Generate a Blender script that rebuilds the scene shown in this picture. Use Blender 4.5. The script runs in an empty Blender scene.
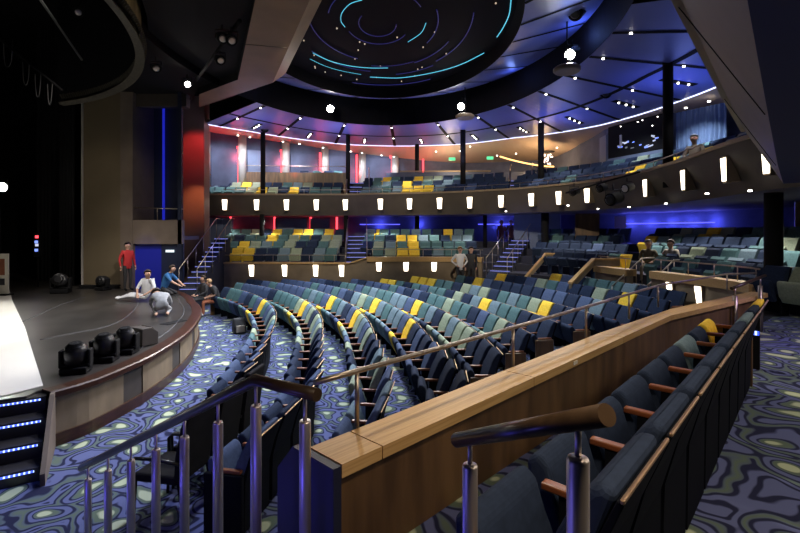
import bpy, bmesh, math, random
from mathutils import Vector, Matrix, Euler
random.seed(7)
PI = math.pi
SC = bpy.context.scene
COL = SC.collection
F, HZ, EYE = 460.0, 232.0, 2.9

def W(x, y, Y):
    return Vector(((x-400)/F*Y, Y, EYE-(y-HZ)/F*Y))
def PX(p):
    return (400+p[0]/p[1]*F, HZ-(p[2]-EYE)/p[1]*F)

# ------------------------------------------------------------------ materials
def lin(c):
    return tuple((v/12.92 if v <= .04045 else ((v+.055)/1.055)**2.4) for v in c)
MATS = {}
def mat(name, col, rough=.6, metal=0., emit=None, estr=0., noise=0., nscale=8., bump=0., sheen=0., alpha=1., stretch=None, spec=.5):
    m = bpy.data.materials.new(name); m.use_nodes = True
    nt = m.node_tree; b = nt.nodes['Principled BSDF']
    b.inputs['Base Color'].default_value = (*col, 1)
    b.inputs['Roughness'].default_value = rough
    b.inputs['Metallic'].default_value = metal
    b.inputs['Specular IOR Level'].default_value = spec
    if sheen: b.inputs['Sheen Weight'].default_value = sheen
    if emit:
        b.inputs['Emission Color'].default_value = (*emit, 1)
        b.inputs['Emission Strength'].default_value = estr
    if alpha < 1: b.inputs['Alpha'].default_value = alpha
    if noise or bump:
        tc = nt.nodes.new('ShaderNodeTexCoord')
        src = tc.outputs['Object']
        if stretch:
            mp = nt.nodes.new('ShaderNodeMapping'); mp.inputs['Scale'].default_value = stretch
            nt.links.new(src, mp.inputs['Vector']); src = mp.outputs['Vector']
        nz = nt.nodes.new('ShaderNodeTexNoise'); nz.inputs['Scale'].default_value = nscale
        nz.inputs['Detail'].default_value = 5
        nt.links.new(src, nz.inputs['Vector'])
        if noise:
            r = nt.nodes.new('ShaderNodeValToRGB')
            r.color_ramp.elements[0].position = .3; r.color_ramp.elements[1].position = .72
            r.color_ramp.elements[0].color = (*[max(0, c*(1-noise)) for c in col], 1)
            r.color_ramp.elements[1].color = (*[min(1, c*(1+noise)) for c in col], 1)
            nt.links.new(nz.outputs['Fac'], r.inputs['Fac'])
            nt.links.new(r.outputs['Color'], b.inputs['Base Color'])
        if bump:
            bp = nt.nodes.new('ShaderNodeBump'); bp.inputs['Strength'].default_value = bump
            bp.inputs['Distance'].default_value = .01
            nt.links.new(nz.outputs['Fac'], bp.inputs['Height'])
            nt.links.new(bp.outputs['Normal'], b.inputs['Normal'])
    MATS[name] = m
    return m

def carpet():
    m = bpy.data.materials.new('carpet'); m.use_nodes = True
    nt = m.node_tree; b = nt.nodes['Principled BSDF']
    N = nt.nodes.new; L = nt.links.new
    tc = N('ShaderNodeTexCoord')
    nz = N('ShaderNodeTexNoise'); nz.inputs['Scale'].default_value = 1.5; nz.inputs['Detail'].default_value = 1.5
    L(tc.outputs['Object'], nz.inputs['Vector'])
    sub = N('ShaderNodeVectorMath'); sub.operation = 'SUBTRACT'; sub.inputs[1].default_value = (.5, .5, .5)
    L(nz.outputs['Color'], sub.inputs[0])
    sc = N('ShaderNodeVectorMath'); sc.operation = 'SCALE'; sc.inputs['Scale'].default_value = .75
    L(sub.outputs[0], sc.inputs[0])
    ad = N('ShaderNodeVectorMath'); ad.operation = 'ADD'
    L(tc.outputs['Object'], ad.inputs[0]); L(sc.outputs[0], ad.inputs[1])
    vo = N('ShaderNodeTexVoronoi'); vo.feature = 'SMOOTH_F1'; vo.voronoi_dimensions = '2D'
    vo.inputs['Scale'].default_value = 2.05; vo.inputs['Smoothness'].default_value = .18; vo.inputs['Randomness'].default_value = .85
    L(ad.outputs[0], vo.inputs['Vector'])
    n2 = N('ShaderNodeTexNoise'); n2.inputs['Scale'].default_value = 2.6; n2.inputs['Detail'].default_value = 1.0; L(tc.outputs['Object'], n2.inputs['Vector'])
    md = N('ShaderNodeMath'); md.operation = 'MULTIPLY_ADD'; md.inputs[1].default_value = .62; L(n2.outputs['Fac'], md.inputs[0])
    m3 = N('ShaderNodeMath'); m3.operation = 'SUBTRACT'; m3.inputs[1].default_value = .31; L(vo.outputs['Distance'], m3.inputs[0]); L(m3.outputs[0], md.inputs[2])
    r = N('ShaderNodeValToRGB'); cr = r.color_ramp; cr.interpolation = 'LINEAR'
    pale, ol, gb, bl, nv = (.46, .52, .36), (.11, .15, .115), (.095, .125, .17), (.115, .135, .285), (.020, .023, .06)
    stops = [(0, pale), (.115, pale), (.155, ol), (.215, ol), (.235, gb), (.255, nv), (.28, nv), (.30, bl), (.40, bl), (.425, nv), (.465, nv), (.49, gb), (.53, ol), (.575, gb), (.59, nv), (.63, nv), (.65, bl), (.72, bl), (.74, nv), (.79, nv), (.81, bl)]
    while len(cr.elements) < len(stops): cr.elements.new(.5)
    for e, (p, c) in zip(cr.elements, stops):
        e.position = p; e.color = (*c, 1)
    L(md.outputs[0], r.inputs['Fac'])
    L(r.outputs['Color'], b.inputs['Base Color'])
    b.inputs['Roughness'].default_value = .95; b.inputs['Specular IOR Level'].default_value = .1
    MATS['carpet'] = m
carpet()

def wood(name, c0, c1, stretch, scale=4, rough=.45):
    m = mat(name, c0, rough)
    nt = m.node_tree; b = nt.nodes['Principled BSDF']
    tc = nt.nodes.new('ShaderNodeTexCoord'); mp = nt.nodes.new('ShaderNodeMapping')
    mp.inputs['Scale'].default_value = stretch[:3]
    m0 = nt.nodes.new('ShaderNodeMapping'); m0.inputs['Rotation'].default_value = (0, 0, stretch[3] if len(stretch) > 3 else 0)
    nz = nt.nodes.new('ShaderNodeTexNoise'); nz.inputs['Scale'].default_value = scale; nz.inputs['Detail'].default_value = 6
    r = nt.nodes.new('ShaderNodeValToRGB')
    r.color_ramp.elements[0].position = .35; r.color_ramp.elements[1].position = .68
    r.color_ramp.elements[0].color = (*c1, 1); r.color_ramp.elements[1].color = (*c0, 1)
    nt.links.new(tc.outputs['Object'], m0.inputs['Vector']); nt.links.new(m0.outputs['Vector'], mp.inputs['Vector']); nt.links.new(mp.outputs['Vector'], nz.inputs['Vector'])
    nt.links.new(nz.outputs['Fac'], r.inputs['Fac']); nt.links.new(r.outputs['Color'], b.inputs['Base Color'])
    return m

wood('oak', (.60, .39, .16), (.45, .27, .095), (.6, 22, 22, -PI/4), 3.0, .5)
wood('walnut', (.16, .088, .036), (.07, .037, .015), (5, 5, .8), 1.3, .5)
wood('mahogany', (.060, .022, .011), (.032, .011, .006), (2, 2, 10), 3, .35)
wood('arm_wood', (.26, .085, .03), (.16, .048, .018), (10, 1, 1), 4, .35)
wood('beige_panel', (.27, .205, .13), (.18, .135, .085), (1.5, 1.5, .7), 2, .6)
wood('bronze_panel', (.24, .185, .12), (.18, .135, .085), (1, 1, 1), 2, .5)
mat('taupe_panel', (.16, .125, .10), .6, noise=.15, nscale=2)
mat('dark_panel', (.055, .045, .038), .6, noise=.15, nscale=3)
mat('fascia_grey', (.085, .07, .055), .6, noise=.12, nscale=1.5)
mat('fascia_cap', (.22, .16, .10), .5)
mat('beam_gold', (.17, .11, .06), .55, noise=.15, nscale=1.2)
mat('beam_side', (.22, .145, .06), .5, noise=.1, nscale=1.2)
mat('olive_panel', (.135, .105, .062), .7, noise=.08, nscale=1)
mat('black', (.006, .006, .007), .8, spec=.2)
mat('black_gloss', (.012, .012, .014), .35)
mat('dark_cloth', (.012, .012, .014), .9, spec=.15, noise=.3, nscale=5)
mat('stage_black', (.042, .038, .035), .30, noise=.35, nscale=1.6, spec=.5)
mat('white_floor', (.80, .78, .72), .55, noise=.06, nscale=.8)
mat('white_line', (.085, .085, .09), .6)
mat('steel', (.62, .56, .53), .42, .9)
mat('rail_steel', (.42, .36, .30), .38, 1.0, noise=.1)
mat('brass', (.75, .50, .28), .3, 1.0)
mat('brass_dull', (.42, .28, .17), .45, .9)
mat('dark_rail', (.045, .028, .016), .3, noise=.3, nscale=20)
mat('navy_panel', (.012, .014, .035), .5)
mat('pale_wall', (.16, .20, .30), .8, noise=.15, nscale=1.2)
mat('slate_wall', (.075, .09, .15), .85, noise=.2, nscale=2)
mat('rail_dark', (.10, .085, .07), .45, .6)
mat('red_wall', (.30, .06, .05), .6)
mat('red_pillar', (.30, .19, .13), .55, noise=.1, nscale=1)
mat('grey_column', (.35, .33, .31), .6)
mat('cable_grey', (.05, .05, .05), .7)
mat('ceil_blue', (.10, .125, .36), .45, noise=.06, nscale=.8)
mat('ceil_dark', (.004, .004, .006), .8, spec=.1)
mat('ceil_star', (.007, .006, .010), .8, spec=.1)
mat('ceil_cream', (.42, .33, .27), .8)
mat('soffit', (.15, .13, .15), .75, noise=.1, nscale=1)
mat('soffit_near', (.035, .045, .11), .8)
mat('tier_dark', (.03, .032, .05), .9)
mat('door_lit_blue', (.012, .02, .30), .5)  # blue light on the door put into its base colour
mat('door_dark', (.010, .016, .045), .6)
mat('curtain_blue', (.11, .17, .30), .85, noise=.2, nscale=3, stretch=(6, 6, .2))
mat('gold_curtain', (.15, .115, .06), .6, noise=.5, nscale=6, stretch=(5, 5, .1))
mat('fringe', (.05, .042, .028), .8, noise=.4, nscale=14)
mat('skin', (.52, .30, .21), .6)
mat('hair_brown', (.035, .02, .012), .7)
mat('hair_blond', (.36, .22, .10), .6)
mat('hair_grey', (.25, .23, .21), .6)
mat('red_shirt', (.50, .025, .03), .8)
mat('white_shirt', (.72, .72, .74), .8)
mat('blue_shirt', (.03, .14, .36), .8)
mat('grey_cloth', (.36, .36, .38), .85, noise=.15, nscale=14)
mat('charcoal_cloth', (.03, .03, .034), .85)
mat('olive_cloth', (.12, .10, .06), .85)
mat('tan_cloth', (.30, .26, .22), .85)
mat('denim', (.05, .07, .14), .85)
mat('eye', (.01, .01, .01), .3)
mat('rust_cloth', (.30, .10, .05), .8)
mat('sign_paper', (.72, .68, .58), .6)
FAB = {
 'navy': (.021, .033, .066), 'blue': (.068, .098, .18), 'teal': (.08, .155, .162),
 'sage': (.27, .32, .23), 'grey-blue': (.145, .21, .25), 'yellow': (.80, .55, .06)}
for k, c in FAB.items():
    mat('fabric_'+k, c, .9, noise=.15, nscale=30, spec=.12)
mat('shell', (.004, .005, .009), .75, spec=.1)
def emit(name, c, s):
    return mat(name, (.02, .02, .02), .5, emit=c, estr=s)
emit('led_blue', (.10, .10, 1), 2.2)
emit('blue_streak', (.02, .03, .8), .45)
emit('led_step', (.10, .20, 1), 2.2)
emit('led_tier', (.30, .34, 1), .9)
emit('led_white_blue', (.62, .66, 1), 2.2)
emit('led_cyan', (.10, .55, .75), 1.0)
emit('led_indigo', (.05, .05, .45), .22)
emit('led_star', (.9, .7, .5), .6)
emit('led_red', (1, .05, .07), 3.2)
emit('sconce_glow', (1, .88, .68), 4.5)
emit('down_glow', (1, .93, .85), 9)
emit('lamp_glow', (1, .95, .86), 60)
emit('spot_glow', (1, .95, .85), 30)
emit('exit_green', (.10, .9, .35), 1.2)
emit('exit_white', (.8, .95, 1), 1.3)
emit('cove_warm', (1, .55, .18), 2.6)
emit('screen_mix', (.7, .75, 1), .8)
emit('screen_blue', (.2, .3, 1), 1.5)
emit('chandelier', (1, .75, .6), 5)
M = MATS

def led_pattern():
    m = M_ = MATS['led_step']; nt = m.node_tree; b = nt.nodes['Principled BSDF']
    tc = nt.nodes.new('ShaderNodeTexCoord'); mp = nt.nodes.new('ShaderNodeMapping'); mp.inputs['Rotation'].default_value = (0, 0, -math.atan2(.53, .85))
    wv = nt.nodes.new('ShaderNodeTexWave'); wv.inputs['Scale'].default_value = 7.0; wv.bands_direction = 'X'
    r = nt.nodes.new('ShaderNodeValToRGB'); r.color_ramp.elements[0].position = .45; r.color_ramp.elements[0].color = (.03, .07, .75, 1); r.color_ramp.elements[1].position = .9; r.color_ramp.elements[1].color = (.45, .6, 1, 1)
    nt.links.new(tc.outputs['Object'], mp.inputs['Vector']); nt.links.new(mp.outputs['Vector'], wv.inputs['Vector']); nt.links.new(wv.outputs['Fac'], r.inputs['Fac']); nt.links.new(r.outputs['Color'], b.inputs['Emission Color'])
led_pattern()
# ------------------------------------------------------------------ mesh builder
class MB:
    def __init__(s): s.b = bmesh.new(); s.smooth = False
    def box(s, size, loc=(0, 0, 0), rot=None, bev=0, seg=2, mi=0):
        r = bmesh.ops.create_cube(s.b, size=1)
        vs = r['verts']
        bmesh.ops.scale(s.b, vec=size, verts=vs)
        fs = set(f for v in vs for f in v.link_faces)
        if bev:
            es = list(set(e for v in vs for e in v.link_edges))
            rb = bmesh.ops.bevel(s.b, geom=es, offset=bev, segments=seg, affect='EDGES', profile=.5)
            vs = list(set(v for f in rb['faces'] for v in f.verts) | set(v for v in vs if v.is_valid))
            fs = set(f for v in vs for f in v.link_faces)
        mtx = Matrix.Translation(loc) @ ((Euler(rot).to_matrix() if not isinstance(rot, Matrix) else rot).to_4x4() if rot is not None else Matrix.Identity(4))
        bmesh.ops.transform(s.b, matrix=mtx, verts=vs)
        for f in fs: f.material_index = mi
        return s
    def prism(s, poly, z0, z1, mi=0):
        v0 = [s.b.verts.new((x, y, z0)) for x, y in poly]; v1 = [s.b.verts.new((x, y, z1)) for x, y in poly]
        n = len(poly)
        fs = [s.b.faces.new(v0[::-1]), s.b.faces.new(v1)]
        for i in range(n):
            j = (i+1) % n
            fs.append(s.b.faces.new((v0[i], v0[j], v1[j], v1[i])))
        for f in fs: f.material_index = mi
        return s
    def extr(s, prof, x0, x1, bev=0, seg=2, mi=0):
        a = [s.b.verts.new((x0, y, z)) for y, z in prof]; c = [s.b.verts.new((x1, y, z)) for y, z in prof]
        n = len(prof)
        fs = [s.b.faces.new(a), s.b.faces.new(c[::-1])]
        for i in range(n):
            j = (i+1) % n
            fs.append(s.b.faces.new((a[j], a[i], c[i], c[j])))
        if bev:
            es = list(set(e for f in fs for e in f.edges))
            r = bmesh.ops.bevel(s.b, geom=es, offset=bev, segments=seg, affect='EDGES', profile=.5)
            fs = [f for f in r['faces']]
        return s
    def tube(s, pts, r, n=10, cap=True, r1=None):
        pts = [Vector(p) for p in pts]; rings = []
        for i, p in enumerate(pts):
            d = (pts[min(i+1, len(pts)-1)]-pts[max(i-1, 0)]).normalized()
            up = Vector((0, 0, 1)) if abs(d.z) < .95 else Vector((1, 0, 0))
            u = d.cross(up).normalized(); v = u.cross(d)
            rr = r if r1 is None else r+(r1-r)*i/(len(pts)-1)
            rings.append([s.b.verts.new(p+u*rr*math.cos(2*PI*k/n)+v*rr*math.sin(2*PI*k/n)) for k in range(n)])
        for a, c in zip(rings, rings[1:]):
            for k in range(n):
                s.b.faces.new((a[k], a[(k+1) % n], c[(k+1) % n], c[k])).smooth = True
        if cap:
            s.b.faces.new(rings[0][::-1]); s.b.faces.new(rings[-1])
        return s
    def lathe(s, prof, loc=(0, 0, 0), n=20, rot=None):
        R = Euler(rot).to_matrix() if rot is not None and not isinstance(rot, Matrix) else (rot if rot is not None else Matrix.Identity(3))
        L = Vector(loc); rings = []
        for r, z in prof:
            rings.append([s.b.verts.new(L+R@Vector((r*math.cos(2*PI*k/n), r*math.sin(2*PI*k/n), z))) for k in range(n)])
        for a, c in zip(rings, rings[1:]):
            for k in range(n):
                s.b.faces.new((a[k], a[(k+1) % n], c[(k+1) % n], c[k])).smooth = True
        s.b.faces.new(rings[0][::-1]); s.b.faces.new(rings[-1])
        return s
    def ball(s, c, r, sx=(1, 1, 1), n=10):
        q = bmesh.ops.create_uvsphere(s.b, u_segments=n, v_segments=max(5, n//2+1), radius=r)
        bmesh.ops.scale(s.b, vec=sx, verts=q['verts']); bmesh.ops.translate(s.b, vec=c, verts=q['verts'])
        for v in q['verts']:
            for f in v.link_faces: f.smooth = True
        return s
    def grid(s, rows, smooth=False, mi=0):
        vs = [[s.b.verts.new(p) for p in row] for row in rows]
        for a, c in zip(vs, vs[1:]):
            for k in range(len(a)-1):
                f = s.b.faces.new((a[k], a[k+1], c[k+1], c[k])); f.smooth = smooth; f.material_index = mi
        return s
    def mesh(s, name, mats):
        bmesh.ops.recalc_face_normals(s.b, faces=s.b.faces)
        me = bpy.data.meshes.new(name); s.b.to_mesh(me); s.b.free()
        for m in (mats if isinstance(mats, (list, tuple)) else [mats]): me.materials.append(M[m] if isinstance(m, str) else m)
        return me
    def build(s, name, mats, parent=None, **k):
        return link(name, s.mesh(name, mats), parent, **k)

def link(name, me, parent=None, loc=None, rotz=None, label=None, cat=None, group=None, kind=None):
    o = bpy.data.objects.new(name, me); COL.objects.link(o)
    if parent is not None: o.parent = parent
    if loc is not None: o.location = loc
    if rotz is not None: o.rotation_euler = (0, 0, rotz)
    return tag(o, label, cat, group, kind)
def tag(o, label=None, cat=None, group=None, kind=None):
    if label: o['label'] = label
    if cat: o['category'] = cat
    if group: o['group'] = group
    if kind: o['kind'] = kind
    return o
def empty(name, label, cat, loc=(0, 0, 0), rotz=0, group=None):
    return link(name, None, None, loc, rotz, label, cat, group)
def struct(o, label=None):
    o['kind'] = 'structure'
    if label: o['label'] = label
    return o
ONES = ['zeroth','first','second','third','fourth','fifth','sixth','seventh','eighth','ninth','tenth','eleventh','twelfth','thirteenth','fourteenth','fifteenth','sixteenth','seventeenth','eighteenth','nineteenth']
CARD = {1:'one',2:'two',3:'three',4:'four',5:'five',6:'six',7:'seven',8:'eight',9:'nine'}
def ordw(n):
    if n < 20: return ONES[n]
    t = {2: 'twent', 3: 'thirt', 4: 'fort', 5: 'fift', 6: 'sixt', 7: 'sevent', 8: 'eight', 9: 'ninet'}[n//10]
    return t+'ieth' if n % 10 == 0 else t+'y-'+ONES[n % 10]

# ------------------------------------------------------------------ plan curves
def catmull(P, n=8):
    P = [Vector(p) for p in P]; out = []
    for i in range(len(P)-1):
        p0 = P[max(i-1, 0)]; p1 = P[i]; p2 = P[i+1]; p3 = P[min(i+2, len(P)-1)]
        for k in range(n):
            t = k/n
            out.append(.5*((2*p1)+(p2-p0)*t+(2*p0-5*p1+4*p2-p3)*t*t+(3*p1-p0-3*p2+p3)*t**3))
    out.append(P[-1]); return out
def normals(path):
    out = []
    for i in range(len(path)):
        d = path[min(i+1, len(path)-1)]-path[max(i-1, 0)]
        d = Vector((d.x, d.y)).normalized(); out.append(Vector((-d.y, d.x)))
    return out
def sweep(mb, path, prof, closed=False, smooth=False, cap=False, mi=0):
    nr = normals(path); rows = []
    for p, n in zip(path, nr):
        zz = p.z if len(p) > 2 else 0
        rows.append([(p.x+n.x*o, p.y+n.y*o, z+zz) for o, z in prof])
        if closed: rows[-1].append(rows[-1][0])
    if closed:
        vs = [[mb.b.verts.new(q) for q in r[:-1]] for r in rows]
        for a, c in zip(vs, vs[1:]):
            m = len(a)
            for k in range(m):
                f = mb.b.faces.new((a[k], a[(k+1) % m], c[(k+1) % m], c[k])); f.material_index = mi
        f = mb.b.faces.new(vs[0][::-1]); f.material_index = mi
        f = mb.b.faces.new(vs[-1]); f.material_index = mi
    else: mb.grid(rows, smooth, mi)
    return mb
def resample(path, step):
    out = [path[0].copy()]; acc = 0
    for a, c in zip(path, path[1:]):
        L = (c-a).length; t = step-acc
        while t <= L:
            out.append(a+(c-a)*(t/L)); t += step
        acc = L-(t-step)
    return out
def offset(path, o):
    return [Vector((p.x+n.x*o, p.y+n.y*o)) for p, n in zip(path, normals(path))]
def V2(*pts): return [Vector(p) for p in pts]

CEN = Vector((-15, 7.4))
def arc(R, a0, a1, n=40):
    return [Vector((CEN.x+R*math.cos(a), CEN.y+R*math.sin(a))) for a in [a0+(a1-a0)*i/n for i in range(n+1)]]
FAS = catmull(V2((-9.9, 22.9), (-6, 23.0), (-2.6, 23.0), (-1, 22.5), (.4, 22.3), (3.3, 21.2), (5.5, 19.4), (7.0, 17), (7.5, 14.5), (7.35, 12.1), (7.0, 10.1), (6.88, 9.2), (6.85, 8.5)), 6)
NEARF = V2((6.30, 8.45), (4.5, 6.37), (2.29, 3.77), (.2, 1.3), (-2.0, -1.3))
LOW = catmull(V2((-9.2, 20.3), (-5, 20.3), (-2.6, 20.2), (-1.2, 19.9), (1, 19.9), (3.4, 19.6), (5.2, 18.2), (6.3, 16), (6.8, 13.6), (7.15, 11.6), (7.35, 10.2), (7.2, 9.2)), 6)
ZF = 4.8
def sub(path, f):
    return [p for p in path if f(p)]

# ------------------------------------------------------------------ floor, platform
struct(MB().prism([(-30, -8), (14, -8), (14, 40), (-30, 40)], -.2, 0).build('floor', 'carpet'), 'blue green and cream swirl carpet of the stalls')
plat = [(-.36, 2.19), (3.62, 6.17), (3.72, 6.27), (6.36, 8.17), (7.3, 9.0), (16, 9.6), (16, -6), (-4, -6), (-1.75, .9), (-.80, 2.12), (-.55, 2.2)]
struct(MB().prism(plat, .0, 1.24).build('platform_floor', 'carpet'), 'raised side platform carpeted in the swirl pattern')
# thin dark metal carpet edge strip behind the side row
struct(MB().prism([(1.87, .5), (1.93, .5), (4.62, 4.75), (4.56, 4.75)], 1.238, 1.247).build('trim_carpet_edge', 'black'))

# ------------------------------------------------------------------ oak-topped parapet beside the platform
par = empty('parapet', 'oak-topped bronze parapet between the side platform and the stalls', 'parapet', (-.36, 2.22, 0))
def loc(p): return (p[0]+.36, p[1]-2.22)
A, B = (-.452, 2.31), (-.269, 2.137)
dA = Vector((.989, 1)); ZP = 1.82
def alongA(t): return (A[0]+dA.x*t, A[1]+dA.y*t)
def alongB(t): return (B[0]+dA.x*t, B[1]+dA.y*t)
cuts = [0, .18, 1.277, 2.6, 3.95]
kA, kB = (3.79, 6.45), (3.50, 5.95)
for i in range(len(cuts)-1):
    a0, a1 = alongA(cuts[i]+(.006 if i else 0)), alongA(cuts[i+1])
    b0, b1 = alongB(cuts[i]+(.006 if i else 0)), alongB(cuts[i+1])
    if i == len(cuts)-2: a1, b1 = kA, kB
    MB().prism([loc(q) for q in (b0, b1, a1, a0)], ZP-.065, ZP).build('cap_board', 'oak', par)
eA, eB = (6.28, 8.28), (6.44, 8.06)
nd = Vector((eA[0]-kA[0], eA[1]-kA[1])).normalized()
tip = [(eB[0]+nd.x*.07, eB[1]+nd.y*.07+.02), (eB[0]+nd.x*.13-.05, eB[1]+nd.y*.13+.1), (eA[0]+nd.x*.08+.02, eA[1]+nd.y*.08)]
MB().prism([loc(q) for q in [kB, eB]+tip+[eA, kA]], ZP-.065, ZP).build('cap_board', 'oak', par)
ins = .06
def inset(p, n): return (p[0]+n[0]*ins, p[1]+n[1]*ins)
n1 = Vector((A[0]-B[0], A[1]-B[1])).normalized()
MB().prism([loc(q) for q in (inset(B, n1), inset(kB, n1), inset(kA, -n1), inset(A, -n1))], 0, ZP-.065).build('wall_panel', 'walnut', par)
n2 = Vector((-nd.y, nd.x))
MB().prism([loc(q) for q in (inset(kB, n1), inset(eB, n2), inset(tip[1], -nd), inset(eA, -n2), inset(kA, -n2))], 0, ZP-.065).build('wall_panel', 'walnut', par)
# dark navy end face, wider than the cap on the stalls side and cut back at its top corner
n1v = Vector((n1.x, n1.y)); Bv = Vector(B); out = Vector((-dA.x, -dA.y)).normalized()
def ep(u, z): q = Bv+n1v*u+out*.0; return (q.x+.36, q.y-2.22, z)
mb = MB(); pr = [(.0, 0), (.0, ZP-.005), (.33, ZP-.005), (.47, ZP-.16), (.47, 0)]
f0 = [mb.b.verts.new(Vector(ep(u, z))+Vector((out.x*.004, out.y*.004, 0))) for u, z in pr]
f1 = [mb.b.verts.new(Vector(ep(u, z))+Vector((out.x*.05, out.y*.05, 0))) for u, z in pr]
mb.b.faces.new(f0); mb.b.faces.new(f1[::-1])
for i in range(5): mb.b.faces.new((f0[i], f1[i], f1[(i+1) % 5], f0[(i+1) % 5]))
mb.build('end_panel', 'navy_panel', par)['label'] = 'dark navy end panel'
q = alongB(1.775); MB().box((.075, .006, .03), (q[0]+.36+.004, q[1]-2.22-.004, ZP-.03), (0, 0, PI/4)).build('small_plate', 'sign_paper', par)

# slim metal handrail on the parapet
rail = empty('handrail', 'slim bronze handrail on short posts along the oak parapet top', 'handrail', (-.4, 2.3, ZP))
posts = [(357, 427), (513, 366), (586, 337), (629, 319), (658, 307), (727, 291)]
pts = []
for (x, y) in posts:
    Y = (EYE-ZP)*F/(y-HZ); pts.append(Vector(((x-400)/F*Y, Y, ZP)))
ro = Vector((-.4, 2.3, ZP)); top = Vector((0, 0, .31))
first = pts[0]+(pts[0]-pts[1]).normalized()*.28
line = [first]+pts+[W(757, 273, 8.15)-Vector((0, 0, .31))]
for p in pts:
    MB().tube([p-ro, p+top-ro], .013, 8).build('post', 'rail_steel', rail)
MB().tube([p+top-ro for p in line], .015, 10).build('rail', 'rail_steel', rail)

# ------------------------------------------------------------------ stair with sloping handrail (left of the parapet)
Bd, Ed, Fo = Vector((-.72, 2.3, 2.16)), Vector((-.37, 2.06, 2.17)), Vector((-2.84, 4.1, .80))
dn = (Fo-Bd); dn.z = 0; run = dn.length; dn.normalize(); sd = Vector((-dn.y, dn.x, 0))
if sd.y > 0: sd = -sd
st = empty('staircase', 'carpeted steps from the side platform down to the stalls floor', 'stairs', (-.9, 2.1, 0))
for i in range(6):
    z1 = 1.24*(6-i)/7; s0 = .12+run*.9*i/6; s1 = .12+run*.9*(i+1)/6
    c = [Bd+dn*s0+sd*.06, Bd+dn*s1+sd*.06, Bd+dn*s1+sd*1.4, Bd+dn*s0+sd*1.4]
    MB().prism([(v.x+.9, v.y-2.1) for v in c], 0, z1).build('step', 'carpet', st)
hr = empty('stair_handrail', 'dark round handrail sloping down on steel balusters at the stair', 'handrail', (-.72, 2.3, 1.24))
o0 = Vector((-.72, 2.3, 1.24))
MB().tube([Fo-dn*.0-o0, Bd-o0, Ed-o0], .03, 14).build('rail', 'dark_rail', hr)
for x in (88, 108, 131, 156, 184.5, 218, 257, 305):
    if x < 257:
        # intersection of the viewing direction with the rail line in plan
        k = (x-400)/F; t = (Bd.x-k*Bd.y)/(k*dn.y-dn.x); p = Bd+dn*t; p.z = Bd.z+(Fo.z-Bd.z)*t/run
        zb = max(0, 1.24-max(0, (t-.12))/(run*.9)*1.24*1.0)
    else:
        p = Bd.copy() if x == 257 else Vector(((305-400)/F*2.1, 2.1, 2.165)); zb = 1.24 if x == 305 else 1.0
    b = MB().lathe([(.027, zb-.02), (.027, p.z-.135), (.024, p.z-.125)], (p.x-o0.x, p.y-o0.y, -o0.z), 14).build('baluster', 'steel', hr)
    MB().lathe([(.009, p.z-.13), (.009, p.z-.02)], (p.x-o0.x, p.y-o0.y, -o0.z), 8).build('pin', 'steel', b)

# short handrail right beside the camera
h2 = empty('step_handrail', 'thick short bronze handrail on two steel balusters before the side seats', 'handrail', (.2, 1.5, 1.24))
o1 = Vector((.2, 1.5, 1.24))
R0, R1 = W(457, 440, 1.52), W(607, 415, .95)
MB().tube([R0-o1, R1-o1], .0235, 16).build('rail', 'dark_rail', h2)
for x in (470, 578):
    k = (x-400)/F; d = R1-R0; t = (k*R0.y-R0.x)/(d.x-k*d.y); p = R0+d*t
    b = MB().lathe([(.0245, 0), (.0245, p.z-1.24-.09), (.022, p.z-1.24-.084), (.012, p.z-1.24-.08)], (p.x-o1.x, p.y-o1.y, 0), 18).build('baluster', 'steel', h2)
    MB().lathe([(.0075, p.z-1.24-.085), (.0075, p.z-1.24-.01)], (p.x-o1.x, p.y-o1.y, 0), 10).build('pin', 'steel', b)
# stair rail past the far end of the parapet
h3 = empty('aisle_handrail', 'short dark sloping handrail on two posts by the far end of the oak parapet', 'handrail', (5.7, 7.6, 1.24))
o2 = Vector((5.7, 7.6, 1.24))
a, c = W(731.5, 288.5, 7.15), W(765, 275.5, 7.75)
MB().tube([a-o2, c-o2], .025, 10).build('rail', 'dark_rail', h3)
for t in (.1, .85):
    p = a+(c-a)*t
    b = MB().lathe([(.035, 0), (.035, p.z-1.24-.14)], (p.x-o2.x, p.y-o2.y, 0), 12).build('baluster', 'rail_steel', h3)
    MB().lathe([(.012, p.z-1.24-.15), (.012, p.z-1.24)], (p.x-o2.x, p.y-o2.y, 0), 8).build('pin', 'rail_steel', b)

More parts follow.
